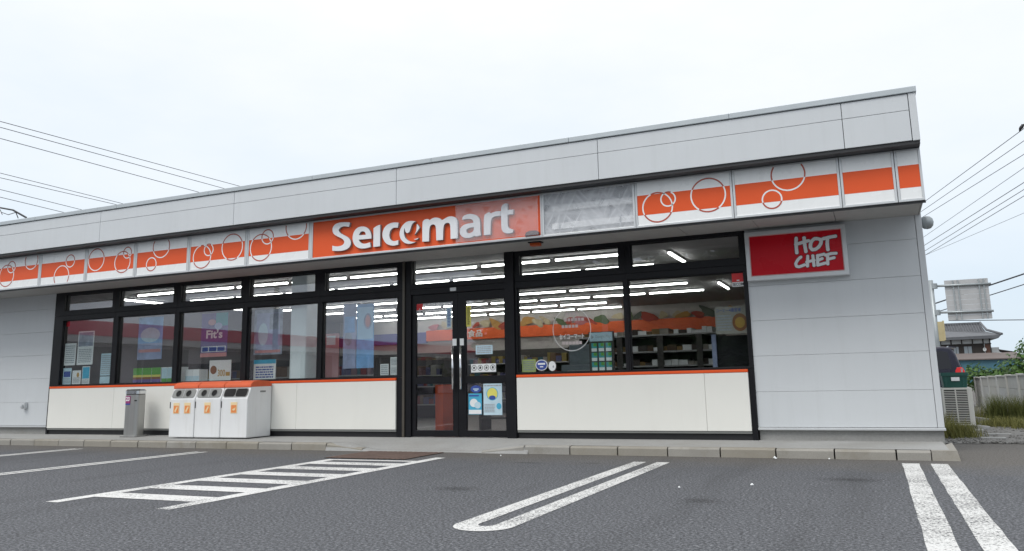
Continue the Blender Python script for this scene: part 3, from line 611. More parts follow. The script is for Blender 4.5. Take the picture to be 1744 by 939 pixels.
# --- main lettered sign
LETTERS = [
    ('S', [(-4.464, 3.201), (-4.480, 3.140), (-4.545, 3.156), (-4.599, 3.156), (-4.642, 3.139), (-4.664, 3.110), (-4.643, 3.072), (-4.585, 3.035), (-4.514, 3.000), (-4.464, 2.959), (-4.442, 2.910), (-4.452, 2.860), (-4.496, 2.820), (-4.566, 2.802), (-4.651, 2.800), (-4.766, 2.814), (-4.767, 2.889), (-4.696, 2.870), (-4.624, 2.871), (-4.575, 2.888), (-4.555, 2.922), (-4.570, 2.957), (-4.613, 2.987), (-4.685, 3.020), (-4.746, 3.057), (-4.769, 3.098), (-4.771, 3.147), (-4.746, 3.190), (-4.696, 3.214), (-4.618, 3.221), (-4.532, 3.215)], None),
    ('e', [(-4.096, 2.933), (-4.094, 2.975), (-4.111, 3.035), (-4.150, 3.086), (-4.209, 3.118), (-4.267, 3.126), (-4.334, 3.116), (-4.386, 3.076), (-4.413, 3.016), (-4.417, 2.946), (-4.392, 2.878), (-4.343, 2.830), (-4.273, 2.803), (-4.190, 2.800), (-4.108, 2.812), (-4.116, 2.881), (-4.191, 2.866), (-4.247, 2.873), (-4.288, 2.898), (-4.310, 2.936)], [(-4.307, 3.001), (-4.291, 3.041), (-4.256, 3.056), (-4.215, 3.045), (-4.193, 3.020), (-4.193, 2.996)]),
    ('i', [(-4.061, 3.078), (-4.009, 3.108), (-3.948, 3.120), (-3.950, 2.810), (-4.062, 2.808)], None),
    ('c', [(-3.646, 3.116), (-3.659, 3.048), (-3.719, 3.056), (-3.759, 3.042), (-3.788, 3.004), (-3.798, 2.953), (-3.787, 2.900), (-3.751, 2.867), (-3.704, 2.860), (-3.647, 2.870), (-3.651, 2.806), (-3.717, 2.796), (-3.784, 2.807), (-3.844, 2.835), (-3.889, 2.886), (-3.913, 2.946), (-3.909, 3.016), (-3.880, 3.072), (-3.826, 3.111), (-3.759, 3.128), (-3.699, 3.129)], None),
    ('o1', [(-3.369, 3.107), (-3.415, 3.121), (-3.480, 3.125), (-3.533, 3.110), (-3.579, 3.075), (-3.612, 3.028), (-3.630, 2.972), (-3.625, 2.914), (-3.598, 2.865), (-3.552, 2.823), (-3.493, 2.802), (-3.434, 2.801), (-3.369, 2.818), (-3.434, 2.825), (-3.493, 2.850), (-3.535, 2.888), (-3.556, 2.936), (-3.559, 2.994), (-3.549, 3.034), (-3.539, 2.992), (-3.522, 2.961), (-3.500, 2.954), (-3.469, 2.968), (-3.451, 3.013), (-3.434, 3.063), (-3.408, 3.093)], None),
    ('o2', [(-3.349, 3.072), (-3.323, 3.046), (-3.304, 3.013), (-3.323, 2.989), (-3.349, 2.957), (-3.391, 2.918), (-3.362, 2.958), (-3.355, 3.009)], None),
    ('o3', [(-3.401, 2.862), (-3.362, 2.861), (-3.326, 2.875), (-3.336, 2.853), (-3.369, 2.848)], None),
    ('m', [(-3.262, 3.080), (-3.245, 3.107), (-3.219, 3.122), (-3.181, 3.124), (-3.161, 3.118), (-3.148, 3.103), (-3.103, 3.127), (-3.046, 3.133), (-2.989, 3.115), (-2.951, 3.083), (-2.919, 3.097), (-2.862, 3.122), (-2.806, 3.125), (-2.750, 3.105), (-2.719, 3.071), (-2.711, 3.025), (-2.712, 2.810), (-2.821, 2.811), (-2.823, 2.991), (-2.838, 3.032), (-2.875, 3.041), (-2.913, 3.028), (-2.932, 2.991), (-2.940, 2.809), (-3.043, 2.811), (-3.047, 2.990), (-3.059, 3.026), (-3.091, 3.040), (-3.129, 3.033), (-3.153, 2.989), (-3.158, 2.808), (-3.262, 2.812)], None),
    ('a', [(-2.644, 3.058), (-2.632, 3.107), (-2.576, 3.126), (-2.514, 3.126), (-2.453, 3.111), (-2.405, 3.081), (-2.378, 3.036), (-2.372, 2.980), (-2.374, 2.892), (-2.363, 2.819), (-2.445, 2.807), (-2.460, 2.824), (-2.506, 2.802), (-2.567, 2.799), (-2.629, 2.814), (-2.671, 2.848), (-2.683, 2.899), (-2.670, 2.948), (-2.627, 2.983), (-2.553, 2.998), (-2.473, 2.999), (-2.479, 3.035), (-2.515, 3.058), (-2.577, 3.064)], [(-2.468, 2.939), (-2.529, 2.940), (-2.572, 2.924), (-2.585, 2.895), (-2.566, 2.866), (-2.524, 2.862), (-2.487, 2.875), (-2.468, 2.901)]),
    ('r', [(-2.318, 3.074), (-2.290, 3.105), (-2.235, 3.121), (-2.214, 3.099), (-2.175, 3.115), (-2.127, 3.121), (-2.073, 3.117), (-2.074, 3.055), (-2.140, 3.056), (-2.182, 3.047), (-2.207, 3.019), (-2.216, 2.964), (-2.221, 2.816), (-2.322, 2.815)], None),
    ('t', [(-2.061, 3.169), (-2.037, 3.199), (-2.007, 3.213), (-1.965, 3.208), (-1.967, 3.120), (-1.882, 3.119), (-1.889, 3.057), (-1.969, 3.058), (-1.971, 2.924), (-1.960, 2.884), (-1.932, 2.865), (-1.888, 2.850), (-1.898, 2.813), (-1.956, 2.802), (-2.015, 2.816), (-2.050, 2.844), (-2.064, 2.895), (-2.063, 3.053), (-2.071, 3.054), (-2.070, 3.117), (-2.062, 3.116)], None),
]
BRUSH = [
    ('H', [ [(1.528, 2.569), (1.519, 2.495), (1.521, 2.388)], [(1.620, 2.564), (1.620, 2.478), (1.628, 2.395)], [(1.518, 2.491), (1.586, 2.508), (1.668, 2.525)] ]),
    ('O', [ [(1.742, 2.545), (1.707, 2.521), (1.687, 2.480), (1.684, 2.437), (1.702, 2.407), (1.746, 2.412), (1.788, 2.444), (1.813, 2.488), (1.812, 2.519), (1.788, 2.539), (1.742, 2.545)] ]),
    ('T', [ [(1.835, 2.533), (1.900, 2.546), (1.979, 2.553)], [(1.889, 2.540), (1.879, 2.463), (1.882, 2.397)] ]),
    ('C', [ [(1.564, 2.330), (1.525, 2.298), (1.496, 2.253), (1.504, 2.218), (1.533, 2.208), (1.600, 2.230)] ]),
    ('H2', [ [(1.644, 2.335), (1.632, 2.212)], [(1.703, 2.334), (1.705, 2.276), (1.708, 2.214)], [(1.628, 2.262), (1.713, 2.279)] ]),
    ('E', [ [(1.757, 2.334), (1.751, 2.214)], [(1.757, 2.330), (1.833, 2.343)], [(1.756, 2.272), (1.807, 2.291)], [(1.754, 2.214), (1.842, 2.234)] ]),
    ('F', [ [(1.872, 2.332), (1.866, 2.220)], [(1.850, 2.330), (1.912, 2.344), (1.969, 2.343)], [(1.874, 2.278), (1.943, 2.291)] ]),
]

def smooth_loop(P, it=2):
    """round gentle bends, keep sharp corners"""
    for _ in range(it):
        n = len(P); q = []
        for k in range(n):
            a, b, c = Vector(P[k - 1]), Vector(P[k]), Vector(P[(k + 1) % n])
            ang = (b - a).angle(c - b) if (b - a).length > 1e-6 and (c - b).length > 1e-6 else 0
            if ang > R(58): q.append(tuple(b))
            else: q += [tuple(b + (a - b) * .25), tuple(b + (c - b) * .25)]
        P = q
    return P
def letter_mesh(outer, hole, y0, y1):
    bm = bmesh.new(); edges = []
    loops = [smooth_loop(outer)] + ([smooth_loop(hole)] if hole else [])
    for lp in loops:
        vv = [bm.verts.new((x, y0, z)) for x, z in lp]
        for k in range(len(vv)): edges.append(bm.edges.new((vv[k], vv[(k + 1) % len(vv)])))
    bmesh.ops.triangle_fill(bm, edges=edges, use_beauty=True, use_dissolve=False)
    bm.normal_update()
    for f in bm.faces:
        if f.normal.y > 0: f.normal_flip()
    mb = MB(); bm.verts.index_update()
    vs = [v.co.copy() for v in bm.verts]; fs = [tuple(v.index for v in f.verts) for f in bm.faces]; bm.free()
    mb.add(vs, fs, 0)
    for lp in loops:
        n = len(lp); mb.add([(x, y0, z) for x, z in lp] + [(x, y1, z) for x, z in lp], [(k, (k + 1) % n, n + (k + 1) % n, n + k) for k in range(n)], 1)
    return mb
sign = thing('store_sign', 'big orange sign with raised white shop lettering, film over its right end', 'shop sign', (-3.3, SY, Z0))
MB().box(-5.145, -1.520, SY - .004, SY + .10, Z0 + .03, Z1 - .022).build('board', 'signorange', sign)
MB().ring(-5.170, -1.496, Z0, Z1, -5.146, -1.519, Z0 + .029, Z1 - .021, SY - .014, SY + .12).build('frame', 'alu', sign, bevel=.003)
for nm, o, h in LETTERS: letter_mesh(o, h, SY - .045, SY - .003).build('letter', ['letter', 'letterside'], sign)
def film(name, label, x0, x1, z0, z1, y, mat, amp, seed):
    rnd = random.Random(seed); mb = MB(); nx, nz = 60, 26; vs = []; fs = []
    ph = [(rnd.uniform(2, 9), rnd.uniform(2, 14), rnd.uniform(0, 6)) for _ in range(9)]
    for i in range(nx + 1):
        for j in range(nz + 1):
            u, w = i / nx, j / nz
            e_ = min(u, 1 - u, w, 1 - w); e_ = min(1, e_ * 6)
            d = sum(abs(math.sin(a * u * 2 + b * w + c)) - .6 for a, b, c in ph) / 9
            vs.append((x0 + (x1 - x0) * u, y - amp * (0.25 + d) * e_, z0 + (z1 - z0) * w))
    for i in range(nx):
        for j in range(nz): fs.append((i * (nz + 1) + j, (i + 1) * (nz + 1) + j, (i + 1) * (nz + 1) + j + 1, i * (nz + 1) + j + 1))
    mb.add(vs, fs); return tag(mb.build(name, mat, smooth=True), label, 'film')
film('plastic_film', 'clear creased plastic film taped over the last letters of the orange sign', -2.735, -1.530, Z0 + .032, Z1 - .024, SY - .058, 'film', .012, 4)
MB().prism([(-1.735, 2.752), (-1.72, 2.795), (-1.67, 2.815), (-1.58, 2.812), (-1.54, 2.79), (-1.53, 2.76)], SY - .030, SY - .0045).build('torn_patch', plain('torn_dark', (.06, .012, .02), .7), sign)
# --- opened light box under loose film
box = thing('opened_light_box', 'opened sign box showing tube holders, right of the lettered sign', 'light box', (-0.87, SY, Z0))
MB().ring(-1.494, -0.254, Z0, Z1, -1.466, -0.282, Z0 + .027, Z1 - .017, SY - .014, SY + .15).build('frame', 'alu', box, bevel=.003)
MB().box(-1.466, -0.282, SY + .075, SY + .085, Z0 + .027, Z1 - .017).build('back_plate', plain('box_back', (.56, .58, .60), .6, 0, .08, 4), box)
for z in (2.845, 3.085): MB().box(-1.38, -0.284, SY + .035, SY + .072, z - .035, z + .045).build('tube_holder', 'signwhite', box, bevel=.006)
for x in (-1.27, -0.46): MB().tube([(x, SY + .025, 2.745), (x, SY + .025, 3.20)], .008, 6).build('tie_bar', 'alu', box)
film('plastic_film', 'loose wrinkled clear film hanging over the opened sign box', -1.466, -0.282, Z0 + .028, Z1 - .018, SY + .004, 'film2', .016, 11)

# --- red lettered sign on the right wall (the mascot picture is left off)
g = thing('wall_sign', 'red lettered sign in a silver frame on the grey right wall', 'wall sign', (1.5, -.12, 2.07))
MB().box(0.945, 2.062, -.112, -.02, 2.115, 2.655).build('board', 'signred', g)
MB().ring(0.908, 2.100, 2.072, 2.694, 0.958, 2.050, 2.128, 2.642, -.135, -.004).build('frame', 'alu', g, bevel=.006)
MB().ring(0.956, 2.052, 2.126, 2.644, 0.966, 2.042, 2.137, 2.633, -.122, -.108).build('inner_lip', 'pink', g)
def brush(strokes, r, y):
    mb = MB()
    for q, st in enumerate(strokes):
        yy = y - q * .0004; P = [Vector(p) for p in st]
        # densify
        D = []
        for a, b in zip(P[:-1], P[1:]):
            for k in range(4): D.append(a + (b - a) * k / 4)
        D.append(P[-1])
        for p_ in range(2):
            D = [D[0]] + [(D[k - 1] + D[k] * 2 + D[k + 1]) / 4 for k in range(1, len(D) - 1)] + [D[-1]]
        for j, c in enumerate(D):
            rr_ = r * (1 + .10 * math.sin(j * 1.7 + q)); mb.ell(c.x, c.y, rr_, rr_, yy - .00002 * j, 14)
        for j, (a, b) in enumerate(zip(D[:-1], D[1:])):
            d = (b - a)
            if d.length < 1e-6: continue
            nn = Vector((-d.y, d.x)).normalized() * r
            mb.add([(a.x - nn.x, yy - .00001 - .00002 * j, a.y - nn.y), (b.x - nn.x, yy - .00001 - .00002 * j, b.y - nn.y), (b.x + nn.x, yy - .00001 - .00002 * j, b.y + nn.y), (a.x + nn.x, yy - .00001 - .00002 * j, a.y + nn.y)], [(0, 1, 2, 3)])
    return mb
for nm, st in BRUSH:
    r = .0200 if nm in ('H', 'O', 'T') else .0175
    l_ = brush(st, r, -.1165).build('letter', 'letter', g); brush(st, r + .007, -.1130).build('outline', 'maroon', l_)

# ================================================================== CEILING TUBES
def tube_lamp(x0, x1, y, row, along_y=False, y1=None):
    lab = 'lit fluorescent ceiling tube, ' + row
    if along_y:
        g = thing('ceiling_tube', lab, 'tube light', (x0, (y + y1) / 2, ZC), 'fluorescent tubes on the shop ceiling')
        MB().box(x0 - .03, x0 + .03, y, y1, ZC - .03, ZC - .001).build('housing', 'fix', g); MB().tube([(x0, y + .02, ZC - .05), (x0, y1 - .02, ZC - .05)], .017, 8).build('lamp', 'tube', g)
    else:
        g = thing('ceiling_tube', lab, 'tube light', ((x0 + x1) / 2, y, ZC), 'fluorescent tubes on the shop ceiling')
        MB().box(x0, x1, y - .03, y + .03, ZC - .03, ZC - .001).build('housing', 'fix', g); MB().tube([(x0 + .02, y, ZC - .05), (x1 - .02, y, ZC - .05)], .015, 8).build('lamp', 'tube', g)
rows = [(0.90, 'first row behind the windows'), (2.20, 'second row from the windows'), (5.0, 'third row from the windows'), (6.4, 'fourth row from the windows'), (7.8, 'second last row before the back wall'), (9.05, 'last row before the back wall')]
for q, (y, nm) in enumerate(rows):
    for k in range(8 if q < 4 else 6):
        a = -10.86 + k * 1.255 + (0.05 if q in (1, 3) else 0)
        tube_lamp(a, a + 1.19, y, nm)
for x in (-11.65,):
    tube_lamp(x, x, 1.15, 'running front to back at the left end', True, 2.3); tube_lamp(x + .35, x, 3.1, 'running front to back at the left end', True, 4.6)
tube_lamp(-0.35, 0, 1.1, 'running front to back at the right end', True, 2.25); tube_lamp(-0.36, 0, 5.3, 'running front to back at the right end', True, 6.5)

# ================================================================== POSTERS, STICKERS AND WINDOW GOODS
def sheet(name, label, cat, x0, x1, z0, z1, y, mat, prints=(), th=.002, group=None):
    """flat printed sheet with its print as children; prints: (kind, u0, u1, w0, w1, mat[, text])"""
    g = tag(MB().box(x0, x1, y, y + th, z0, z1).build(name, mat), label, cat, group)
    for k, p in enumerate(prints):
        mb = MB(); yy = y - .0008 - .0006 * k
        a, b = x0 + (x1 - x0) * p[1], x0 + (x1 - x0) * p[2]; c, d = z0 + (z1 - z0) * p[3], z0 + (z1 - z0) * p[4]
        if p[0] == 'r': mb.quad(a, b, c, d, yy)
        elif p[0] == 'e': mb.ell((a + b) / 2, (c + d) / 2, (b - a) / 2, (d - c) / 2, yy)
        elif p[0] == 't': text(mb, p[6], a, b, c, d, yy)
        elif p[0] == 'lines':
            n = p[6]; rr_ = random.Random(int(abs(x0) * 1000) + k)
            for j in range(n):
                z = d - (d - c) * (j + .5) / n; h = (d - c) / n * .28; x = a
                while x < b - .004:
                    w = rr_.uniform(.3, 1.0) * (b - a) * .22; mb.quad(x, min(b, x + w), z - h, z + h, yy); x += w + (b - a) * .03
        mb.build('print', p[5], g)
    return g
IN = GY + .012     # just behind the glass
OUT = -.004
# pane 1
sheet('notice', 'white notice taped at the far left of the leftmost window', 'notice', -11.68, -11.38, 1.37, 1.78, IN, 'paper', [('lines', .1, .9, .08, .92, 'inkgrey', 9)])
sheet('notice', 'dark topped notice with white lower half in the leftmost window', 'notice', -11.34, -10.92, 1.37, 1.99, IN, 'paper', [('r', .05, .95, .55, .97, 'greypic'), ('lines', .1, .9, .06, .48, 'inkgrey', 8)])
sheet('leaflet', 'dark blue leaflet in the bottom left corner of the leftmost window', 'leaflet', -11.68, -11.46, 1.02, 1.32, IN, 'paperblue', [('r', .1, .9, .45, .8, 'inkblue'), ('lines', .1, .9, .05, .4, 'inkgrey', 4)])
sheet('leaflet', 'white spotted leaflet low in the leftmost window', 'leaflet', -11.43, -11.20, 1.02, 1.27, IN, 'paper', [('e', .5, .8, .5, .85, 'gold'), ('lines', .1, .9, .1, .5, 'inkgrey', 4)])
sheet('leaflet', 'bright cyan leaflet low in the leftmost window', 'leaflet', -11.17, -10.97, 1.02, 1.34, IN, 'paper', [('r', .06, .94, .3, .95, 'cyan'), ('lines', .1, .9, .04, .26, 'inkgrey', 3)])
sheet('notice', 'pale printed notice at the right of the leftmost window', 'notice', -10.70, -10.40, 1.16, 1.56, IN, 'paperblue', [('lines', .08, .92, .06, .94, 'inkgrey', 10)])
sheet('notice', 'pale blank card under the printed notice in the leftmost window', 'notice', -10.70, -10.40, 1.02, 1.145, IN, 'paperblue')
sheet('security_sticker', 'small red security sticker at top left of the leftmost window', 'sticker', -11.695, -11.60, 2.10, 2.20, IN, 'red')
# pane 2
def hang(name, label, x0, x1, z0, z1, y, mat, prints): return sheet(name, label, 'poster', x0, x1, z0, z1, y, mat, prints, th=.006)
hang('hanging_poster', 'blue sky poster hanging in the second window from the left', -9.86, -9.27, 1.42, 2.18, .10, 'skyblue', [('r', 0, 1, .0, .38, 'dusk'), ('e', .1, .9, .40, .75, 'paperblue'), ('r', .05, .95, .17, .24, 'pink')])
def stack(name, label, x0, x1, z0, z1, y0, y1, bands, cat='boxes', n=3):
    g = thing(name, label, cat, ((x0 + x1) / 2, y0, z0))
    w = (x1 - x0) / n
    for k in range(n):
        b = MB().box(x0 + k * w + .003, x0 + (k + 1) * w - .003, y0, y1, z0, z1).build('pack', 'paper', g)
        for a, c, mt in bands: MB().quad(x0 + k * w + .004, x0 + (k + 1) * w - .004, z0 + (z1 - z0) * a, z0 + (z1 - z0) * c, y0 - .001).build('band', mt, b)
    return g
shelfg = thing('window_shelf', 'low white display shelf along the inside of the left windows', 'shelf', (-8, .3, .12))
MB().box(-11.6, -6.49, .13, .42, .965, .995).build('board', 'shelfwhite', shelfg); MB().box(-6.13, -4.5, .13, .42, .965, .995).build('board', 'shelfwhite', shelfg)
for x in (-11.5, -9.5, -7.0, -6.10, -4.6): MB().box(x, x + .03, .15, .40, .123, .964).build('leg', 'shelfwhite', shelfg)
stack('drink_packs', 'green, yellow and purple drink packs in the second window', -9.98, -9.30, .996, 1.275, .14, .36, [(0.55, 1, 'green'), (.42, .56, 'yellow'), (.28, .42, 'brown'), (0, .28, 'purple')], n=3)
stack('tissue_packs', 'pale green and white packs beside the purple drink packs', -9.28, -8.88, .996, 1.275, .14, .36, [(0.3, .95, 'paperblue'), (.04, .3, 'green')], n=3)
# pane 3
hang('hanging_poster', 'purple chewing gum poster hanging in the third window', -8.36, -7.77, 1.42, 2.17, .10, 'purple', [('r', .55, 1, .7, 1, 'teal'), ('e', .25, .55, .72, .86, 'pink'), ('e', .5, .8, .62, .78, 'dusk'), ('t', .20, .82, .42, .62, 'paper', "Fit's"), ('r', .0, 1, .0, .09, 'pink'), ('r', .04, .96, .11, .24, 'paper'), ('r', .07, .30, .125, .225, 'inkblue'), ('r', .33, .62, .125, .225, 'inkblue'), ('r', .65, .93, .125, .225, 'inkblue')])
sheet('price_card', 'white price card with gold number 300 in the third window', 'price card', -8.16, -7.68, 1.0, 1.36, .12, 'paper', [('e', .05, .35, .35, .75, 'brown'), ('t', .40, .74, .24, .56, 'gold', '300'), ('r', .77, .96, .26, .44, 'gold')], th=.006)
stack('tissue_packs', 'white packs at the left edge of the third window', -8.72, -8.40, .996, 1.22, .14, .34, [(0.1, .5, 'paperblue')], n=2)
# pane 4
hang('hanging_poster', 'pale grey photo poster hanging in the fourth window', -7.19, -6.60, 1.42, 2.17, .10, 'greypic', [('r', .08, .92, .08, .92, 'dusk'), ('e', .15, .5, .2, .7, 'paperblue'), ('r', .55, .88, .55, .9, 'greypic'), ('r', .05, .95, .04, .10, 'pink')])
sheet('leaflet_stand', 'tilted white and blue leaflet stand low in the fourth window', 'leaflets', -7.20, -6.74, 1.0, 1.34, .13, 'paper', [('r', .0, 1, .8, 1, 'cyan'), ('lines', .1, .9, .1, .7, 'inkblue', 5)], th=.01)
sheet('display_board', 'tall pink board beside the white column', 'board', -6.14, -5.84, 1.0, 1.75, .60, 'pink', [('r', .2, .8, .75, .95, 'paper')], th=.02)
# pane 5
hang('hanging_poster', 'narrow blue poster, left of the pair in the fifth window', -5.40, -5.16, 1.15, 2.17, .12, 'dusk', [('r', .1, .9, .55, .8, 'skyblue'), ('e', .1, .7, .35, .55, 'greypic')])
hang('hanging_poster', 'bright blue poster with a round portrait shape in the fifth window', -5.14, -4.82, 1.15, 2.15, .11, 'skyblue', [('r', .05, .95, .45, .95, plain('pale_poster', (.42, .62, .80), .6)), ('e', .42, .88, .60, .85, 'dusk'), ('e', .5, .8, .63, .82, 'pink')])
sheet('notice', 'two stacked white notices at the right of the fifth window', 'notice', -4.47, -4.33, 1.03, 1.30, IN, 'paper', [('lines', .1, .9, .08, .42, 'inkgrey', 5), ('lines', .1, .9, .55, .92, 'inkgrey', 5)])
sheet('notice', 'short white notice left of the stacked notices', 'notice', -4.65, -4.50, 1.03, 1.20, IN, 'paper', [('lines', .1, .9, .08, .92, 'inkgrey', 5)])
# doors
def secom(label, x0, x1, z0, z1, y=OUT):
    return sheet('security_sticker', label, 'sticker', x0, x1, z0, z1, y, 'paper', [('r', 0, 1, .34, 1, 'red'), ('t', .04, .96, .06, .28, 'ink', 'SECOM'), ('r', .4, .62, .42, .50, 'paper')])
secom('red and white security sticker on the left door glass', -3.99, -3.885, 1.935, 2.08, .015)
secom('red and white security sticker at the upper right of the rightmost window', 0.695, 0.845, 2.03, 2.205, GY - .012)
sheet('strip_notice', 'narrow blue vertical strip notice on the left door', 'notice', -3.475, -3.40, 1.70, 1.99, .015, 'paperblue', [('lines', .15, .85, .05, .95, 'inkblue', 12)])
sheet('strip_notice', 'narrow yellow vertical strip notice on the right door', 'notice', -3.150, -3.072, 1.70, 2.01, .015, 'yellow', [('lines', .25, .75, .08, .92, 'ink', 9)])
sheet('notice', 'pale small printed notice midway up the right door', 'notice', -3.00, -2.73, 1.29, 1.42, .015, 'paperblue', [('lines', .08, .92, .1, .9, 'inkgrey', 4)])
ic = sheet('icon_sticker', 'white strip with four prohibition icons on the right door', 'sticker', -3.08, -2.68, 1.035, 1.155, .015, 'paper')
for k in range(4):
    x = -3.03 + k * .10; mb = MB()
    for j in range(16):
        a, b = 2 * math.pi * j / 16, 2 * math.pi * (j + 1) / 16
        mb.add([(x + .0 + r_ * math.cos(t), .0140, 1.098 + r_ * math.sin(t)) for r_, t in ((.034, a), (.041, a), (.041, b), (.034, b))], [(0, 1, 2, 3)])
    mb.ell(x, 1.103, .016, .012 + .004 * (k % 2), .0141); mb.quad(x - .018, x + .016, 1.082, 1.090, .0141); mb.build('icon', 'ink', ic)
sheet('poster', 'bright cyan wave poster low on the right door', 'poster', -3.125, -2.915, .44, .735, .015, 'cyan', [('e', .1, .7, .35, .75, 'paper'), ('r', .02, .98, .02, .22, 'paper'), ('e', .45, .95, .28, .6, 'paperblue'), ('r', .05, .8, .86, .93, 'inkblue')])
sheet('poster', 'pale poster with yellow round emblem low on the right door', 'poster', -2.885, -2.592, .43, .872, .015, 'paperblue', [('e', .16, .80, .46, .88, 'cyan'), ('e', .2, .76, .48, .86, 'yellow'), ('e', .3, .66, .48, .62, 'inkblue'), ('lines', .05, .6, .08, .36, 'inkgrey', 6), ('lines', .04, .96, .90, .97, 'inkgrey', 1), ('e', .70, .96, .18, .38, 'cyan')])
def oval(name, label, x0, x1, z0, z1, y, mat='inkblue'):
    mb = MB(); n = 28; mb.add([((x0 + x1) / 2 + (x1 - x0) / 2 * math.cos(2 * math.pi * k / n), yy, (z0 + z1) / 2 + (z1 - z0) / 2 * math.sin(2 * math.pi * k / n)) for yy in (y, y + .002) for k in range(n)], [tuple(range(n)), tuple(range(2 * n - 1, n - 1, -1))] + [((k + 1) % n, k, n + k, n + (k + 1) % n) for k in range(n)])
    g = tag(mb.build(name, mat), label, 'sticker'); return g
o = oval('oval_sticker', 'dark blue oval sticker low on the right door', -3.09, -2.92, .745, .85, .015); MB().quad(-3.05, -2.96, .79, .805, .0142).quad(-3.03, -2.98, .77, .782, .0142).build('print', 'paperblue', o)
o = oval('oval_sticker', 'white rimmed blue oval sticker beside the lime card', -2.065, -1.885, 1.035, 1.185, GY - .016, 'paper'); MB().ell(-1.975, 1.11, .08, .066, GY - .0175, 24).build('print', 'inkblue', o); MB().quad(-2.03, -1.92, 1.115, 1.14, GY - .0185).quad(-2.0, -1.95, 1.08, 1.095, GY - .0185).build('lettering', 'paper', o)
o = oval('round_sticker', 'small round white sticker right of the blue oval', -1.872, -1.762, 1.025, 1.16, GY - .016, 'paper'); MB().ell(-1.80, 1.085, .012, .016, GY - .0175).build('print', 'inkgrey', o)
sheet('price_card', 'lime green card in the lower left of the window right of the doors', 'price card', -2.285, -2.075, 1.02, 1.195, IN, 'yellowpale', [('lines', .1, .9, .1, .9, 'inkgrey', 5)])
# round shop transfer on the glass: ring and white lettering (its animal figure is left off)
g = thing('window_transfer', 'white ring transfer with lettering on the window right of the doors', 'sticker', (-1.51, GY, 1.3))
mb = MB(); n = 56
for k in range(n):
    a, b = 2 * math.pi * k / n, 2 * math.pi * (k + 1) / n
    mb.add([(-1.515 + r_ * 0.93 * math.cos(t), GY - .010, 1.59 + r_ * math.sin(t)) for r_, t in ((.292, a), (.302, a), (.302, b), (.292, b))], [(0, 1, 2, 3)])
mb.build('ring', plain('transfer_line', (.6, .62, .62), .6), g)
mb = MB(); text(mb, 'セイコーマート', -1.70, -1.335, 1.455, 1.525, GY - .010); mb.build('lettering', 'paper', g)
mb = MB()
for z, a, b in ((1.40, -1.66, -1.38), (1.63, -1.66, -1.40), (1.72, -1.62, -1.34), (1.80, -1.60, -1.42)):
    x = a
    while x < b - .02: mb.quad(x, x + .038, z - .020, z + .020, GY - .010); x += .05
mb.build('blurred_lettering', plain('transfer_faint', (.50, .44, .44), .6), g)
# gift card rack
g = thing('gift_card_rack', 'gift card rack with nine blue green cards behind the window', 'card rack', (-1.14, .12, .99))
MB().box(-1.32, -0.965, .16, .20, 1.0, 1.545).build('back_board', 'shelf', g)
h = MB().box(-1.300, -0.975, .140, .158, 1.415, 1.535).build('header', 'paperblue', g)
mb = MB(); text(mb, 'Google Play', -1.215, -0.995, 1.450, 1.500, .139); mb.add([(-1.275, .139, 1.445), (-1.235, .139, 1.475), (-1.275, .139, 1.505)], [(0, 1, 2)]); mb.build('lettering', 'inkgrey', h)
for r_ in range(3):
    for c_ in range(3):
        x = -1.280 + c_ * .103; z = 1.275 - r_ * .130
        c = MB().box(x, x + .080, .148, .156, z, z + .115).build('gift_card', 'teal', g)
        MB().quad(x + .002, x + .078, z + .002, z + .045, .1465).build('white_foot', 'paper', c); MB().quad(x + .03, x + .078, z + .072, z + .113, .1465).build('green_corner', 'green', c)
# coffee poster
sheet('coffee_poster', 'coffee poster hanging behind the right end of the rightmost window', 'poster', 0.43, 0.845, 1.44, 1.79, .14, plain('poster_dim', (.36, .34, .30), .7), [('t', .04, .80, .80, .94, 'inkblue', 'コーヒー4種登場'), ('lines', .05, .50, .1, .72, 'inkgrey', 6), ('e', .52, .98, .08, .74, 'brown'), ('e', .6, .9, .2, .6, 'gold')], th=.004)

# ================================================================== INTERIOR FURNITURE
def shelving(name, label, x0, x1, y, zs, depth, mats, seed, back=True, gh=.24, mids=()):
    rnd = random.Random(seed); g = thing(name, label, 'shelving', ((x0 + x1) / 2, y, .122))
    top = zs[-1] + (.36 if gh > .2 else -.026)
    for x in mids: MB().box(x - .05, x + .05, y - .01, y + depth - .04, .123, top).build('upright', 'shelf', g)
    for x in (x0, x1 - .04): MB().box(x, x + .04, y, y + depth, .123, top).build('upright', 'shelf', g)
    if back: MB().box(x0 + .041, x1 - .041, y + depth - .03, y + depth, .123, top).build('back_panel', 'shelf', g)
    for z in zs:
        s_ = MB().box(x0 + .041, x1 - .041, y, y + depth - .032, z - .025, z).build('shelf_board', 'shelfwhite', g)
        mb = MB(); x = x0 + .06
        while x < x1 - .18:
            w = rnd.uniform(.07, .16); h = rnd.uniform(.4, 1.0) * gh; mb.box(x, x + w, y + .04, y + depth * .7, z + .001, z + h, rnd.randrange(len(mats))); x += w + .008
        o = mb.build('goods', mats, s_); o['kind'] = 'stuff'
    return g
BREAD = [plain('bread_a', (.16, .10, .05), .6), plain('bread_b', (.30, .28, .24), .6), plain('bread_c', (.08, .045, .025), .6), plain('bread_d', (.20, .12, .04), .6), plain('bread_e', (.05, .04, .035), .6)]
GOODS = [plain('goods_a', (.30, .29, .27), .6), plain('goods_b', (.16, .10, .06), .6), plain('goods_c', (.26, .20, .06), .6), plain('goods_d', (.22, .03, .03), .6), plain('goods_e', (.05, .12, .15), .6), plain('goods_f', (.20, .12, .14), .6), plain('goods_g', (.10, .10, .20), .6)]
shelving('shelf_unit', 'dark bread shelving along the back wall, right half', -4.6, -1.9, 8.7, (.5, .95, 1.4), .6, BREAD, 1)
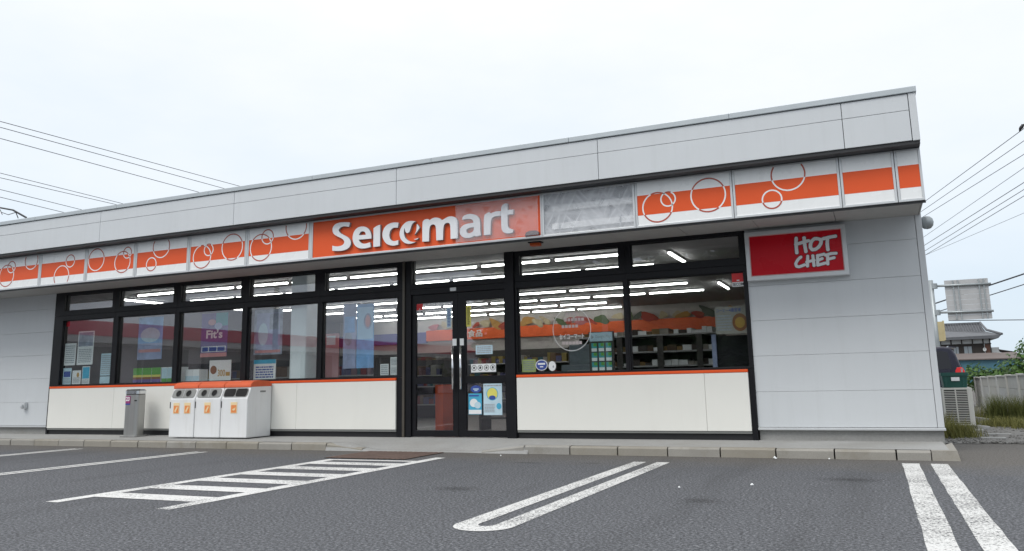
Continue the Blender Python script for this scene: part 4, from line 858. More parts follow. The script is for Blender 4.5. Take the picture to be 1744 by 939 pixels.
shelving('shelf_unit', 'dark bread shelving on the back wall behind the rightmost window', -1.85, 1.0, 8.7, (.5, .95, 1.4), .6, BREAD, 2)
shelving('shelf_unit', 'shelving on the back wall seen through the doors', -7.6, -4.7, 8.7, (.5, .95, 1.4), .6, GOODS, 3)
shelving('shelf_unit', 'shelving on the back wall behind the left windows', -11.9, -7.7, 8.7, (.5, .95, 1.4), .6, GOODS, 4)
shelving('gondola_shelf', 'low gondola shelf behind the third and fourth windows', -9.4, -6.7, 3.0, (.45, .85, 1.1), .7, GOODS, 5)
shelving('gondola_shelf', 'low gondola shelf behind the first two windows', -12.0, -9.8, 3.0, (.45, .85, 1.1), .7, GOODS, 6)
shelving('gondola_shelf', 'low gondola shelf further back behind the left windows', -11.0, -6.6, 5.6, (.45, .85, 1.1), .7, GOODS, 7)
shelving('deli_shelf', 'dark deli shelving with bread rows behind the windows right of the doors', -2.45, 0.0, 3.0, (.62, .88, 1.12, 1.36, 1.64), .6, BREAD + ['paper', 'paper'], 8, True, .11, (-1.72, -1.01, -0.35))
o = thing('coffee_machine', 'black coffee machine at the right end of the rightmost window', 'machine', (.6, .5, .12))
MB().box(0.33, 0.95, .55, 1.15, .123, 1.44).build('cabinet', 'blackmatt', o, bevel=.01); MB().box(0.30, 0.36, .50, .54, 1.0, 1.46).build('side_strip', 'dusk', o)
o = thing('service_counter', 'wooden service counter running back on the right side', 'counter', (-1.0, 2.5, .12))
MB().box(-1.6, 0.2, 2.3, 2.9, .123, 0.95).build('front', 'wood', o); MB().box(-1.65, 0.25, 2.25, 2.95, .951, .99).build('top', 'shelf', o)
o = thing('cash_dispenser', 'grey cash machine standing behind the window transfer', 'machine', (-1.75, .8, .12))
MB().box(-1.98, -1.50, .80, 1.35, .123, 1.12).build('cabinet', plain('atm_grey', (.22, .25, .27), .5), o, bevel=.015); MB().box(-1.92, -1.56, 1.0, 1.05, 1.12, 1.42).build('screen_hood', plain('atm_grey', (.22, .25, .27), .5), o, bevel=.01)
for z in (.78, .90, 1.02): MB().box(-1.86, -1.48, .74, .80, z, z + .018).build('ledge', 'shelfwhite', o)
o = tag(MB().box(-3.98, -3.84, .55, 1.0, .123, .87).build('orange_stand', 'orange', bevel=.01), 'orange stand just inside the left door', 'stand')
o = thing('magazine_rack', 'dark magazine rack seen low through the left door', 'rack', (-3.3, 1.6, .12))
for z in (.30, .55, .80): MB().box(-3.75, -2.6, 1.6, 2.0, z, z + .03).build('tier', 'shelf', o)
for x in (-3.75, -2.64): MB().box(x, x + .04, 1.61, 1.99, .123, 1.0).build('side', 'shelf', o)

# ================================================================== BINS AND ASH BIN
def bin_body(x0, x1, y0, y1, z0, kind, label, stickers):
    g = thing('litter_bin', label, 'litter bin', ((x0 + x1) / 2, (y0 + y1) / 2, z0), 'row of litter bins under the window')
    zf = z0 + .625; zt = z0 + .795           # front shoulder, hood top
    def prof(a, b):  # side profile (y,z)
        return [(y0, z0 + .012), (y0, zf - .02), (y0 + .006, zf), (y0 + .075, zt - .012), (y0 + .085, zt), (y1, zt), (y1, z0 + .012)]
    P = prof(0, 0); n = len(P); mb = MB()
    mb.add([(x0 + .004, y, z) for y, z in P] + [(x1 - .004, y, z) for y, z in P], [tuple(range(n))[::-1], tuple(range(n, 2 * n))] + [(k, (k + 1) % n, n + (k + 1) % n, n + k) for k in range(n)])
    mb.build('body', 'binwhite', g, bevel=.014)
    # domed lid, arched from front to back
    A = [(y0 + .058, zt - .016), (y0 + .066, zt + .036), (y0 + .12, zt + .076), (y0 + .24, zt + .092), (y1 - .06, zt + .08), (y1 + .0, zt + .04), (y1 + .004, zt + .0)]
    n = len(A); mb = MB(); mb.add([(x0 + .001, y, z) for y, z in A] + [(x1 - .001, y, z) for y, z in A], [tuple(range(n))[::-1], tuple(range(n, 2 * n))] + [(k, (k + 1) % n, n + (k + 1) % n, n + k) for k in range(n)])
    mb.build('lid', 'binlid', g, bevel=.012)
    # sloping hood face with openings
    def onface(x, t, out=0.0):  # t 0..1 up the slope
        return (x, y0 + .006 + .069 * t - out * .94, zf + (zt - .012 - zf) * t + out * .34)
    def slab(xa, xb, ta, tb, o0, o1, round_=.045):
        q = []; 
        for cx, ct, a0 in ((xb - round_, tb - .25, 0), (xa + round_, tb - .25, 90), (xa + round_, ta + .25, 180), (xb - round_, ta + .25, 270)):
            for k in range(5):
                a = R(a0 + 22.5 * k); q.append((cx + round_ * math.cos(a), ct + .25 * math.sin(a)))
        m_ = len(q); mb_ = MB(); mb_.add([onface(x, t, o1) for x, t in q] + [onface(x, t, o0) for x, t in q], [tuple(range(m_)), tuple(range(2 * m_ - 1, m_ - 1, -1))] + [((k + 1) % m_, k, m_ + k, m_ + (k + 1) % m_) for k in range(m_)]); return mb_
    w = x1 - x0
    if kind == 'round':
        f = slab(x0 + .025, x1 - .025, .03, .90, -.004, .007).build('hood_face', 'bingrey', g)
        for cx in (x0 + .30 * w, x0 + .70 * w):
            mb = MB(); nn = 20; c = onface(cx, .47)
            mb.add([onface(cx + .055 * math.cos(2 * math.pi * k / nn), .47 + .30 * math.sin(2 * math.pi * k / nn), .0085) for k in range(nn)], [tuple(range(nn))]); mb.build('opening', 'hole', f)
            mb = MB(); ro = [onface(cx + .066 * math.cos(2 * math.pi * k / nn), .47 + .355 * math.sin(2 * math.pi * k / nn), .008) for k in range(nn)]; ri = [onface(cx + .055 * math.cos(2 * math.pi * k / nn), .47 + .30 * math.sin(2 * math.pi * k / nn), .016) for k in range(nn)]
            mb.add(ro + ri, [(k, (k + 1) % nn, nn + (k + 1) % nn, nn + k) for k in range(nn)]); mb.build('opening_rim', 'bingrey', f, smooth=True)
        mb = MB(); a, b = onface(x0 + .5 * w, .06, .009), onface(x0 + .5 * w, .88, .009); mb.tube([a, b], .003, 4); mb.build('divider', 'alu', f)
    else:
        f = slab(x0 + .025, x1 - .025, .03, .90, -.004, .007).build('hood_face', 'bingrey', g)
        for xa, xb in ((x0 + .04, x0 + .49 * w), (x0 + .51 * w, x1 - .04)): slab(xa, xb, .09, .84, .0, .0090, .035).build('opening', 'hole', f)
    # front door line, latch, handle recess on the side, stickers
    MB().box(x0 + .008, x0 + .022, y0 - .004, y0 + .002, z0 + .47, z0 + .57).build('latch', 'hole', g)
    for u in stickers:
        cx = x0 + u * w
        s_ = MB().box(cx - .065, cx + .065, y0 - .0045, y0 + .001, z0 + .385, z0 + .555).build('sticker', 'stickpale', g)
        MB().quad(cx - .052, cx + .052, z0 + .395, z0 + .51, y0 - .006).build('pictogram_ground', 'stick', s_)
        if kind == 'round': MB().prism([(cx - .03, z0 + .41), (cx - .01, z0 + .405), (cx + .032, z0 + .48), (cx + .024, z0 + .50), (cx + .008, z0 + .492), (cx - .034, z0 + .43)], y0 - .0075, y0 - .0065).build('pictogram', 'stickpale', s_)
        else: MB().prism([(cx - .035, z0 + .44), (cx + .0, z0 + .425), (cx + .03, z0 + .44), (cx + .035, z0 + .49), (cx + .022, z0 + .465), (cx - .005, z0 + .458)], y0 - .0075, y0 - .0065).build('pictogram', 'stickpale', s_)
    return g
ZB = 0.112
bin_body(-8.245, -7.712, -.62, -.07, ZB, 'round', 'left litter bin, two round holes and two orange stickers', (.28, .72))
bin_body(-7.706, -7.172, -.62, -.07, ZB, 'round', 'middle litter bin, two round holes and one orange sticker', (.5,))
b3 = bin_body(-7.166, -6.630, -.62, -.07, ZB, 'square', 'right litter bin with two wide dark openings', (.5,))
MB().box(-6.632, -6.627, -.34, -.22, ZB + .70, ZB + .725).build('side_grip', 'bingrey', b3)
g = thing('ash_bin', 'slim stainless steel ash bin standing left of the litter bins', 'ash bin', (-9.31, -.35, ZP))
def rrect(cx, cy, hx, hy, r, z, n=5):
    q = []
    for sx_, sy_, a0 in ((1, 1, 0), (-1, 1, 90), (-1, -1, 180), (1, -1, 270)):
        for k in range(n): a = R(a0 + 90 * k / (n - 1)); q.append((cx + sx_ * (hx - r) + r * math.cos(a), cy + sy_ * (hy - r) + r * math.sin(a), z))
    return q
def loft(secs):
    mb = MB(); n = len(secs[0]); vs = [p for s_ in secs for p in s_]; fs = [tuple(range(n))[::-1], tuple((len(secs) - 1) * n + j for j in range(n))]
    for k in range(len(secs) - 1):
        for j in range(n): j2 = (j + 1) % n; fs.append((k * n + j, k * n + j2, (k + 1) * n + j2, (k + 1) * n + j))
    return mb.add(vs, fs)
AX, AY = -9.31, -.36
loft([rrect(AX, AY, .185, .15, .05, .112), rrect(AX, AY, .185, .15, .05, .128), rrect(AX, AY, .17, .13, .05, .134)]).build('foot_plate', 'steel', g)
loft([rrect(AX, AY, .150, .105, .06, .134), rrect(AX, AY, .150, .105, .06, .81)]).build('body', 'steel', g, smooth=False)
loft([rrect(AX, AY, .156, .111, .06, .822), rrect(AX, AY, .156, .111, .06, .875), rrect(AX, AY, .135, .09, .055, .90)]).build('top', 'chrome', g)
loft([rrect(AX, AY, .146, .101, .06, .81), rrect(AX, AY, .146, .101, .06, .822)]).build('gap', 'hole', g)
loft([rrect(AX, AY, .09, .055, .04, .9005), rrect(AX, AY, .09, .055, .04, .902)]).build('ash_slot', 'hole', g)
s_ = MB().box(AX - .14 + .03, AX - .02 + .02, AY - .110, AY - .106, .665, .79).build('sticker', plain('sticker_magenta', (.28, .04, .16), .5), g)
mb = MB(); text(mb, '23', AX - .10, AX - .015, .705, .775, AY - .1112); mb.build('sticker_number', 'paper', s_); MB().quad(AX - .11, AX - .0, .640, .664, AY - .1075).build('sticker_foot', 'inkblue', s_)
MB().box(AX + .10, AX + .15, AY - .112, AY - .104, .70, .72).build('lock', 'hole', g)

# ================================================================== YARD ON THE RIGHT
def ray(px, py):          # viewing ray of a photo pixel, used once here to read positions off the photograph
    return fx + rx * ((px - 872) / 1374.5) - ux * ((py - 407.4) / 1374.5)
# air-conditioner unit on its feet
g = thing('aircon_unit', 'cream outdoor air conditioner unit on the gravel beside the shop', 'air conditioner', (3.47, 4.6, 0))
ax0, ax1, ay0, ay1, az0, az1 = 3.22, 3.66, 4.40, 5.15, .06, .655
MB().box(ax0, ax1, ay0 + .02, ay1, az0, az1).build('casing', 'pvc', g, bevel=.015)
gr = MB().ring(ax0 + .005, ax1 - .005, az0 + .005, az1 - .005, ax0 + .035, ax1 - .075, az0 + .03, az1 - .03, ay0, ay0 + .02).build('grille_frame', 'pvc', g, bevel=.004)
MB().box(ax0 + .036, ax1 - .076, ay0 + .014, ay0 + .0195, az0 + .031, az1 - .031).build('cavity', 'hole', g)
for k in range(19):
    z = az0 + .045 + k * .0272; MB().box(ax0 + .036, ax1 - .076, ay0 + .002, ay0 + .013, z, z + .011).build('louvre', 'pvc', gr)
MB().box((ax0 + ax1 - .04) / 2 - .01, (ax0 + ax1 - .04) / 2 + .01, ay0 - .003, ay0 + .001, az0 + .032, az1 - .032).build('rib', 'pvc', gr)
for y in (4.5, 5.0): MB().box(ax0 - .02, ax1 + .02, y, y + .09, .01, .06).build('foot', 'stone', g)
# green crate on top
g = thing('plastic_crate', 'dark green plastic crate standing on the air conditioner', 'crate', (3.45, 4.7, .66))
secs = [rrect(3.44, 4.74, .165, .24, .02, .656), rrect(3.44, 4.74, .185, .26, .02, .875)]
loft(secs).build('body', 'dkgreen', g); loft([rrect(3.44, 4.74, .198, .273, .02, .845), rrect(3.44, 4.74, .198, .273, .02, .90)]).build('rim', 'dkgreen', g)
for x in (3.30, 3.55): MB().box(x, x + .025, 4.484, 4.50, .67, .84).build('rib', 'dkgreen', g)
MB().box(3.385, 3.505, 4.464, 4.47, .765, .825).build('label_card', 'paper', g)
# broken concrete by the feet
for (x, y, s_, lb) in ((3.72, 4.15, .11, 'broken concrete lump beside the air conditioner foot'), (3.62, 3.6, .06, 'small concrete lump in the grass'), (3.95, 6.2, .13, 'pale broken block lying against the fence foot')):
    rnd = random.Random(int(x * 100)); mb = MB()
    base = [Vector((sx_, sy_, sz_)) for sx_ in (-1, 1) for sy_ in (-1, 1) for sz_ in (-.1, 1)]
    vv = [(x + b.x * s_ * rnd.uniform(.6, 1.1), y + b.y * s_ * rnd.uniform(.6, 1.1), .0 + max(-.02, b.z * s_ * rnd.uniform(.5, 1.0))) for b in base]
    mb.add(vv, [(0, 1, 3, 2), (4, 6, 7, 5), (0, 4, 5, 1), (2, 3, 7, 6), (1, 5, 7, 3), (0, 2, 6, 4)]); tag(mb.build('concrete_lump', 'stone', bevel=.012), lb, 'rubble')
for (x, y, lb) in ((3.62, 2.1, 'flat pale slab lying on the gravel nearest the asphalt'), (3.78, 2.9, 'flat pale slab lying further back on the gravel')):
    tag(MB().box(x - .14, x + .16, y - .07, y + .07, .012, .034).build('paving_piece', 'stone', bevel=.006), lb, 'rubble')
# concrete panel fence
g = thing('concrete_fence', 'low grey concrete panel fence with posts along the yard', 'fence', (4.75, 10, 0))
posts = [6.0, 7.5, 9.0, 10.5, 12.0, 13.5, 15.0]
def fz(y): return .865 - .0085 * (y - 6)
for k, y in enumerate(posts):
    MB().box(4.700, 4.815, y - .055, y + .055, -.05, fz(y) + .012).build('post', 'block', g, bevel=.01)
    if k < len(posts) - 1:
        for q in range(3):
            z0 = .0 + q * .285; z1 = z0 + .279; MB().box(4.735, 4.785, y + .057, posts[k + 1] - .057, z0, min(z1, fz(y) - .03)).build('panel', 'block', g, bevel=.005)
        MB().box(4.715, 4.805, y + .057, posts[k + 1] - .057, fz(y + 1.5) - .028, fz(y + 1.5) + .006).build('cap', 'block', g, bevel=.006)
g2 = tag(MB().tube([(4.20, 12.4, 0), (4.22, 12.4, 1.02)], .02, 8).build('stake', 'galv'), 'thin grey stake standing before the far end of the fence', 'stake')
# grass
def tuft(name, label, x, y, n, h, spread, mat, seed, lean=.5):
    rnd = random.Random(seed); mb = MB()
    for k in range(n):
        bx = x + rnd.gauss(0, spread); by = y + rnd.gauss(0, spread); a = rnd.uniform(0, 2 * math.pi); hh = h * rnd.uniform(.45, 1.1); w = rnd.uniform(.0025, .006)
        ln = rnd.uniform(.05, lean) * hh; dx, dy = math.cos(a), math.sin(a); px_, py_ = -dy * w, dx * w; vs = []
        for t in (0, .4, .75, 1):
            o_ = ln * t * t; z = hh * (t - .25 * t * t * rnd.uniform(.2, 1.2) * lean); q = 1 - .85 * t
            vs += [(bx + dx * o_ - px_ * q, by + dy * o_ - py_ * q, z), (bx + dx * o_ + px_ * q, by + dy * o_ + py_ * q, z)]
        mb.add(vs, [(0, 1, 3, 2), (2, 3, 5, 4), (4, 5, 7, 6)])
    g = thing(name, label, 'grass', (x, y, 0)); mb.build('blades', mat, g); 
    return g
tuft('grass_tuft', 'dry pale grass tuft at the shop corner below the air conditioner', 3.20, 2.35, 1500, .26, .13, 'grass', 1, .9)
tuft('grass_tuft', 'short dry grass along the foot of the shop side wall', 3.08, 3.4, 700, .34, .10, 'grass', 2, .8)
tuft('grass_tuft', 'tall green rush clump in front of the concrete fence', 4.22, 6.4, 1000, .52, .10, 'grassg', 3, .6)
tuft('grass_tuft', 'second tall green rush clump nearer the right picture edge', 4.52, 6.2, 800, .50, .09, 'grassg', 4, .6)
tuft('grass_tuft', 'low dry grass before the rush clumps', 4.10, 5.2, 1100, .20, .20, 'grass', 5, .9)
tuft('grass_tuft', 'dry grass at the right edge before the fence', 4.45, 4.7, 1000, .18, .20, 'grass', 6, .9)
tuft('grass_tuft', 'sparse weeds between the air conditioner and the fence', 3.85, 6.6, 500, .34, .18, 'grass', 7, .8)
# leafy bushes behind the fence
def bush(name, label, blobs, n, size, mat, seed, stem=True):
    rnd = random.Random(seed); mb = MB(); tot = sum(b[3] ** 2 for b in blobs)
    for (bx, by, bz, br) in blobs:
        for k in range(int(n * br * br / tot)):
            d = Vector((rnd.gauss(0, 1), rnd.gauss(0, 1), rnd.gauss(0, 1))).normalized(); rr_ = br * (rnd.random() ** .35) * rnd.uniform(.85, 1.12)
            c = Vector((bx, by, bz)) + d * rr_
            if c.z < .05: continue
            u = Vector((rnd.gauss(0, 1), rnd.gauss(0, 1), rnd.gauss(0, .5))).normalized(); nn = (d * .8 + Vector((rnd.gauss(0, .5), rnd.gauss(0, .5), .5 + rnd.gauss(0, .3)))).normalized(); v = nn.cross(u).normalized(); u = v.cross(nn)
            s_ = size * rnd.uniform(.6, 1.3)
            mb.add([c - u * s_, c + v * s_ * .6 - u * s_ * .15, c + u * s_, c - v * s_ * .6 - u * s_ * .15], [(0, 1, 2), (0, 2, 3)])
    bx, by = blobs[0][0], blobs[0][1]; g = thing(name, label, 'bush', (bx, by, 0)); mb.build('leaves', mat, g)
    st = MB()
    for (x, y, z, r_) in blobs: st.tube([(bx + rnd.uniform(-.1, .1), by, 0), ((bx + x) / 2, (by + y) / 2, z * .6), (x, y, z)], .035, 6, r1=.012)
    st.build('stems', 'bark', g); return g
bush('ivy_bush', 'big leafy creeper mound rising behind the fence at the right edge', [(6.15, 14.0, .95, .80), (5.50, 13.9, .78, .48), (6.9, 14.0, 1.35, 1.1), (5.15, 13.9, .68, .33), (6.3, 14.6, 1.35, .6)], 7500, .052, 'leaf', 21)
bush('leafy_bush', 'small green bush behind the far end of the fence', [(4.95, 16.6, .78, .42), (5.35, 16.8, .7, .36), (5.8, 16.6, .75, .4)], 1800, .05, 'leaf', 22)

# ------------------------------------------------------------------ dark van
g = thing('parked_van', 'dark purple black van parked behind the shop, rear end showing', 'van', (2.2, 14.8, 0))
vy0, vy1 = 14.0, 15.65
body = [(0.05, .28), (0.0, .60), (0.12, .86), (0.75, 1.0), (1.35, 1.52), (1.7, 1.61), (3.95, 1.62), (4.16, 1.59), (4.26, 1.40), (4.38, .98), (4.42, .84), (4.42, .45), (4.36, .28)]
MB().prism(body, vy0, vy1).build('body', 'van', g, bevel=.05)
MB().prism([(3.30, 1.0), (3.30, 1.48), (3.92, 1.50), (4.06, 1.46), (4.14, 1.03)], vy0 - .006, vy0 + .01).build('side_window', 'dglass', g)
MB().prism([(2.2, 1.0), (2.2, 1.48), (3.22, 1.48), (3.22, 1.0)], vy0 - .006, vy0 + .01).build('side_window', 'dglass', g)
mb = MB(); mb.add([(4.195, vy0 + .12, 1.54), (4.195, vy1 - .12, 1.54), (4.385, vy1 - .08, 1.05), (4.385, vy0 + .08, 1.05)], [(0, 1, 2, 3)]); mb.build('rear_window', 'dglass', g)
for y in (vy0 - .004, vy1 - .15): MB().prism([(4.20, .90), (4.20, .97), (4.25, 1.06), (4.37, 1.06), (4.415, .97), (4.43, .90)], y, y + .155).build('tail_light', 'tail', g, bevel=.01)
MB().prism([(4.10, 1.605), (4.12, 1.635), (4.30, 1.60), (4.29, 1.575)], vy0 + .1, vy1 - .1).build('spoiler', 'van', g)
for x in (0.85, 3.60):
    for y in (vy0 - .02, vy1 - .20):
        w = MB(); nn = 24; w.add([(x + .31 * math.cos(2 * math.pi * k / nn), yy, .31 + .31 * math.sin(2 * math.pi * k / nn)) for yy in (y, y + .22) for k in range(nn)], [tuple(range(nn)), tuple(range(2 * nn - 1, nn - 1, -1))] + [((k + 1) % nn, k, nn + k, nn + (k + 1) % nn) for k in range(nn)])
        wo = w.build('wheel', 'rubber', g); MB().ell(x, .31, .19, .19, y - .003, 20).build('rim', 'galv', wo)

# ------------------------------------------------------------------ road sign seen from behind
g = thing('road_sign', 'large road sign seen from behind on a grey pole with two arms', 'road sign', (4.55, 25, 0))
MB().tube([(4.56, 25, 0), (4.56, 25, 4.55)], .085, 14).build('pole', 'galv', g, smooth=True)
for z, xe in ((4.315, 6.60), (3.275, 6.58)):
    a = MB().tube([(4.56, 25, z), (xe, 25, z - .03)], .045, 10).build('arm', 'galv', g, smooth=True)
    MB().lathe((4.66, 25, z - .1), [(.0, 0), (.12, 0), (.12, .2), (0, .2)], 12).build('clamp', 'galv', a)
for k in range(8):
    z0 = 2.955 + k * .195; MB().box(5.03, 6.52, 25.06, 25.085, z0 + .003, z0 + .192).build('panel', 'boardback', g)
for x in (5.30, 5.47, 6.18, 6.34): MB().box(x, x + .04, 25.0, 25.058, 2.98, 4.50).build('stiffener', 'galv', g)
MB().box(4.60, 4.83, 24.95, 24.99, 2.17, 2.92).build('side_board', 'beige', g)
MB().box(4.80, 4.86, 24.93, 25.0, 2.2, 2.95).build('side_board_edge', 'beige', g)

# ------------------------------------------------------------------ tiled house and shed
g = thing('tiled_house', 'two storey house with grey tiled roof beyond the fence', 'house', (10.5, 86, 0))
HY = 85
MB().box(3.0, 13.25, HY + .6, HY + 8, 0, 4.55).build('wall', 'plaster', g)
MB().box(3.0, 13.25, HY + .55, HY + .6, 2.2, 3.95).build('timber_band', 'timber', g)
for x in (4.8, 5.75, 6.75, 7.75, 8.7, 9.68, 10.65, 11.64, 12.59, 13.20): MB().box(x - .05, x + .05, HY + .48, HY + .56, 2.3, 4.6).build('timber_post', 'timber', g)
MB().box(3.0, 13.3, HY + .46, HY + .55, 3.93, 4.03).build('timber_rail', 'timber', g)
for a, b in ((8.8, 9.6), (9.8, 10.35), (10.75, 11.55)):
    w = MB().box(a, b, HY + .50, HY + .54, 2.92, 3.80).build('window', 'timber', g); m2 = (a + b) / 2
    MB().box(a + .05, m2 - .02, HY + .48, HY + .50, 2.97, 3.75).build('pane', 'hwin', w); MB().box(m2 + .02, b - .05, HY + .48, HY + .50, 2.97, 3.75).build('pane', 'hwin', w)
MB().box(12.66, 13.15, HY + .47, HY + .56, 2.85, 3.94).build('board_panel', 'brownwall', g)
# roof: front slope with tile ribs, hip at the right
mb = MB(); mb.add([(2.2, HY - .3, 4.62), (14.2, HY - .3, 4.80), (13.2, HY + 3.0, 5.35), (12.85, HY + 4.2, 6.28), (2.2, HY + 4.2, 6.28), (2.2, HY + 9, 4.62), (14.2, HY + 9, 4.80), (2.2, HY - .3, 4.42), (13.9, HY - .3, 4.48), (13.9, HY + 9, 4.48), (2.2, HY + 9, 4.42)],
    [(0, 1, 2, 3, 4), (4, 3, 2, 6, 5), (1, 6, 2), (7, 8, 1, 0), (8, 9, 6, 1), (7, 10, 9, 8)])
rf = mb.build('roof', 'tile', g)
for k in range(44):
    x = 2.3 + k * .25
    if x > 12.9: break
    MB().tube([(x, HY - .32, 4.66), (x, HY + 4.15, 6.30)], .035, 5).build('tile_row', 'tile', rf)
MB().box(2.2, 12.95, HY + 4.05, HY + 4.4, 6.22, 6.42).build('ridge', 'tile', rf); MB().tube([(12.9, HY + 4.0, 6.36), (13.15, HY + 1.6, 5.45), (14.25, HY - .35, 4.88)], .13, 6).build('hip_ridge', 'tile', rf)
MB().tube([(12.65, HY + .3, 2.9), (12.65, HY + .3, 4.0)], .03, 5).build('mast', 'galv', g)
o = MB(); o.add([(12.63 + .16 * math.cos(2 * math.pi * k / 16), HY + .28, 3.4 + .19 * math.sin(2 * math.pi * k / 16)) for k in range(16)] + [(12.63, HY + .34, 3.4)], [(k, (k + 1) % 16, 16) for k in range(16)]); o.build('dish', 'plaster', g)
g = thing('blue_shed', 'blue tin shed with a brown sloping roof before the tiled house', 'shed', (11, 80, 0))
def at(px_, py_, Y): d = ray(px_, py_); t = (Y - CAM.y) / d.y; return CAM + d * t
MB().box(8.5, 15.0, 79.5, 82.5, 0, 2.30).build('wall', 'bluetin', g)
for k in range(22): MB().box(8.55 + k * .29, 8.60 + k * .29, 79.47, 79.5, 0, 2.25).build('seam', 'bluetin', g)
mb = MB(); mb.add([(8.3, 79.2, 2.27), (15.1, 79.2, 2.27), (15.1, 83.2, 2.90), (8.3, 83.2, 2.90), (8.3, 79.2, 2.37), (15.1, 79.2, 2.37), (15.1, 83.2, 3.0), (8.3, 83.2, 3.0)], [(0, 1, 5, 4), (4, 5, 6, 7), (1, 2, 6, 5), (2, 3, 7, 6), (3, 0, 4, 7), (0, 3, 2, 1)]); mb.build('roof', 'slate', g)
g = thing('white_outbuilding', 'small white outbuilding with dark lean-to roof right of the tiled house', 'outbuilding', (14.2, 87, 0))
MB().box(13.35, 14.0, 86, 88, 0, 3.60).build('wall', 'plaster', g); mb = MB(); mb.add([(13.95, 86, 3.40), (15.4, 86, 3.10), (15.4, 89, 3.10), (13.95, 89, 3.40), (13.95, 86, 3.25), (15.4, 86, 2.98), (15.4, 89, 2.98), (13.95, 89, 3.25)], [(0, 1, 2, 3), (4, 5, 1, 0), (5, 6, 2, 1), (7, 4, 0, 3), (4, 7, 6, 5)]); mb.build('lean_to_roof', 'timber', g)
MB().box(14.02, 15.3, 86.2, 88.8, 0, 2.97).build('lean_to_wall', 'brownwall', g)

# ------------------------------------------------------------------ poles, wires, bird
def pole(name, label, x, y, h, arms=(), r=.16, rot=0):
    g = thing(name, label, 'utility pole', (x, y, 0)); MB().tube([(x, y, 0), (x, y, h)], r, 14, r1=r * .7).build('shaft', 'woodpole', g, smooth=True)
    for z, w in arms:
        dx, dy = math.cos(rot) * w, math.sin(rot) * w
        a = MB().tube([(x - dx, y - dy, z), (x + dx, y + dy, z)], .05, 6).build('crossarm', 'galv', g)
        for t in (-.95, -.5, .5, .95): MB().lathe((x + dx * t, y + dy * t, z + .05), [(.0, 0), (.035, 0), (.06, .08), (.03, .16), (0, .18)], 8).build('insulator', 'plaster', a)
    return g
def wire(label, P0, d, s0, s1, r, sag=.35, cat='cable', group=None, n=24):
    pts = []
    for k in range(n + 1):
        s_ = s0 + (s1 - s0) * k / n; t = (k / n - .5) * 2; p = P0 + d * s_; pts.append((p.x, p.y, p.z - sag * (1 - t * t)))
    return tag(MB().tube(pts, r, 5).build('power_line', 'wire'), label, cat, group)
def hdir(px_):            # horizontal direction whose vanishing point lies at this photo column
    d = ray(px_, 668 - .0198 * px_); d.z = 0; return d.normalized()
names = ['top', 'second', 'third', 'fourth', 'fifth', 'sixth', 'lowest']
dL = hdir(1560)
ends = []
for k, ((x, y), vp) in enumerate(zip([(0, 207), (0, 217), (0, 236), (0, 295), (0, 303), (0, 323), (0, 336)], [1600, 1550, 1500, 1400, 1470, 1300, 1290])):
    P0 = CAM + ray(x, y) * 26.0
    wire('power line at upper left, %s of the seven counted downward' % names[k], P0, hdir(vp), -9, 60, .012 if k < 3 else .010, 0.0, 'power line', 'power lines at the left')
for k, (y, vp, r) in enumerate([(219, 1160, .011), (240, 1150, .010), (263, 1120, .010), (286, 1220, .008), (311, 1210, .011), (323, 1220, .010), (334, 1220, .010), (363, 1070, .006)]):
    P0 = CAM + ray(1744, y) * 24.0
    wire('thin power line at right, %s of the eight counted downward' % (names[:6] + ['seventh', 'lowest'])[k], P0, hdir(vp), -7, 62, r, 0.0, 'power line', 'power lines at the right')
for k, (a, b, lb) in enumerate([((1743, 467), (1590, 518), 'thick cable crossing the back of the road sign, upper one'), ((1743, 485), (1601, 530), 'thick cable crossing the back of the road sign, lower one'), ((1744, 545), (1640, 546), 'thin cable over the roof of the tiled house')]):
    A, B = CAM + ray(*a) * 30, CAM + ray(*b) * (34 if k < 2 else 32); d = (B - A); A2 = A - d * 2.0; B2 = B + d * .25
    pts = [A2 + (B2 - A2) * (q / 20) for q in range(21)]
    mb = MB(); mb.tube([(p.x, p.y, p.z) for p in pts], .028 if k == 0 else .018, 6)
    tag(mb.build('cable', 'wire'), lb, 'cable', 'cables near the road sign')
pole('utility_pole', 'utility pole just outside the left picture edge with fittings reaching in', -38.5, 13.2, 9.0, ((7.55, 1.5), (6.55, 1.4)), rot=R(25))
# fittings that hang into the picture at the left edge
g = thing('cable_fitting', 'black cable fittings and loops at the left edge above the roof', 'fitting', CAM + ray(10, 365) * 28)
mb = MB()
for a, b, r in (((-30, 350), (18, 357), .02), ((0, 354), (22, 358), .03), ((22, 358), (45, 371), .035), ((3, 362), (14, 366), .012), ((14, 366), (27, 362), .012), ((27, 362), (31, 372), .016), ((0, 357), (4, 366), .012)):
    mb.tube([CAM + ray(*a) * 28, CAM + ray(*b) * 28], r, 6)
mb.build('connector', 'wire', g)
# crow on the top wire at the right edge
P = CAM + ray(1740.5, 222) * 24.05; g = thing('bird', 'small black bird perched on the top right power line', 'bird', P)
bm = bmesh.new()
bmesh.ops.create_uvsphere(bm, u_segments=14, v_segments=10, radius=1.0)
for v in bm.verts:
    c = v.co; y = c.x  # body axis along local x, tail at -x
    c.x, c.y, c.z = c.x * .105, c.y * .045, c.z * .05
    if y > .55: c.z += (y - .55) * .10; c.x -= (y - .55) * .05
    if y < -.6: c.z -= (-.6 - y) * .09; c.x -= (-.6 - y) * .12; c.y *= .6
bmesh.ops.rotate(bm, verts=bm.verts, cent=(0, 0, 0), matrix=Matrix.Rotation(R(-50), 3, 'Y'))
bmesh.ops.translate(bm, verts=bm.verts, vec=(0, 0, .095))
me = bpy.data.meshes.new('body'); bm.to_mesh(me); bm.free(); me.materials.append(M['bird']); o = bpy.data.objects.new('body', me); COL.objects.link(o); o.parent = g
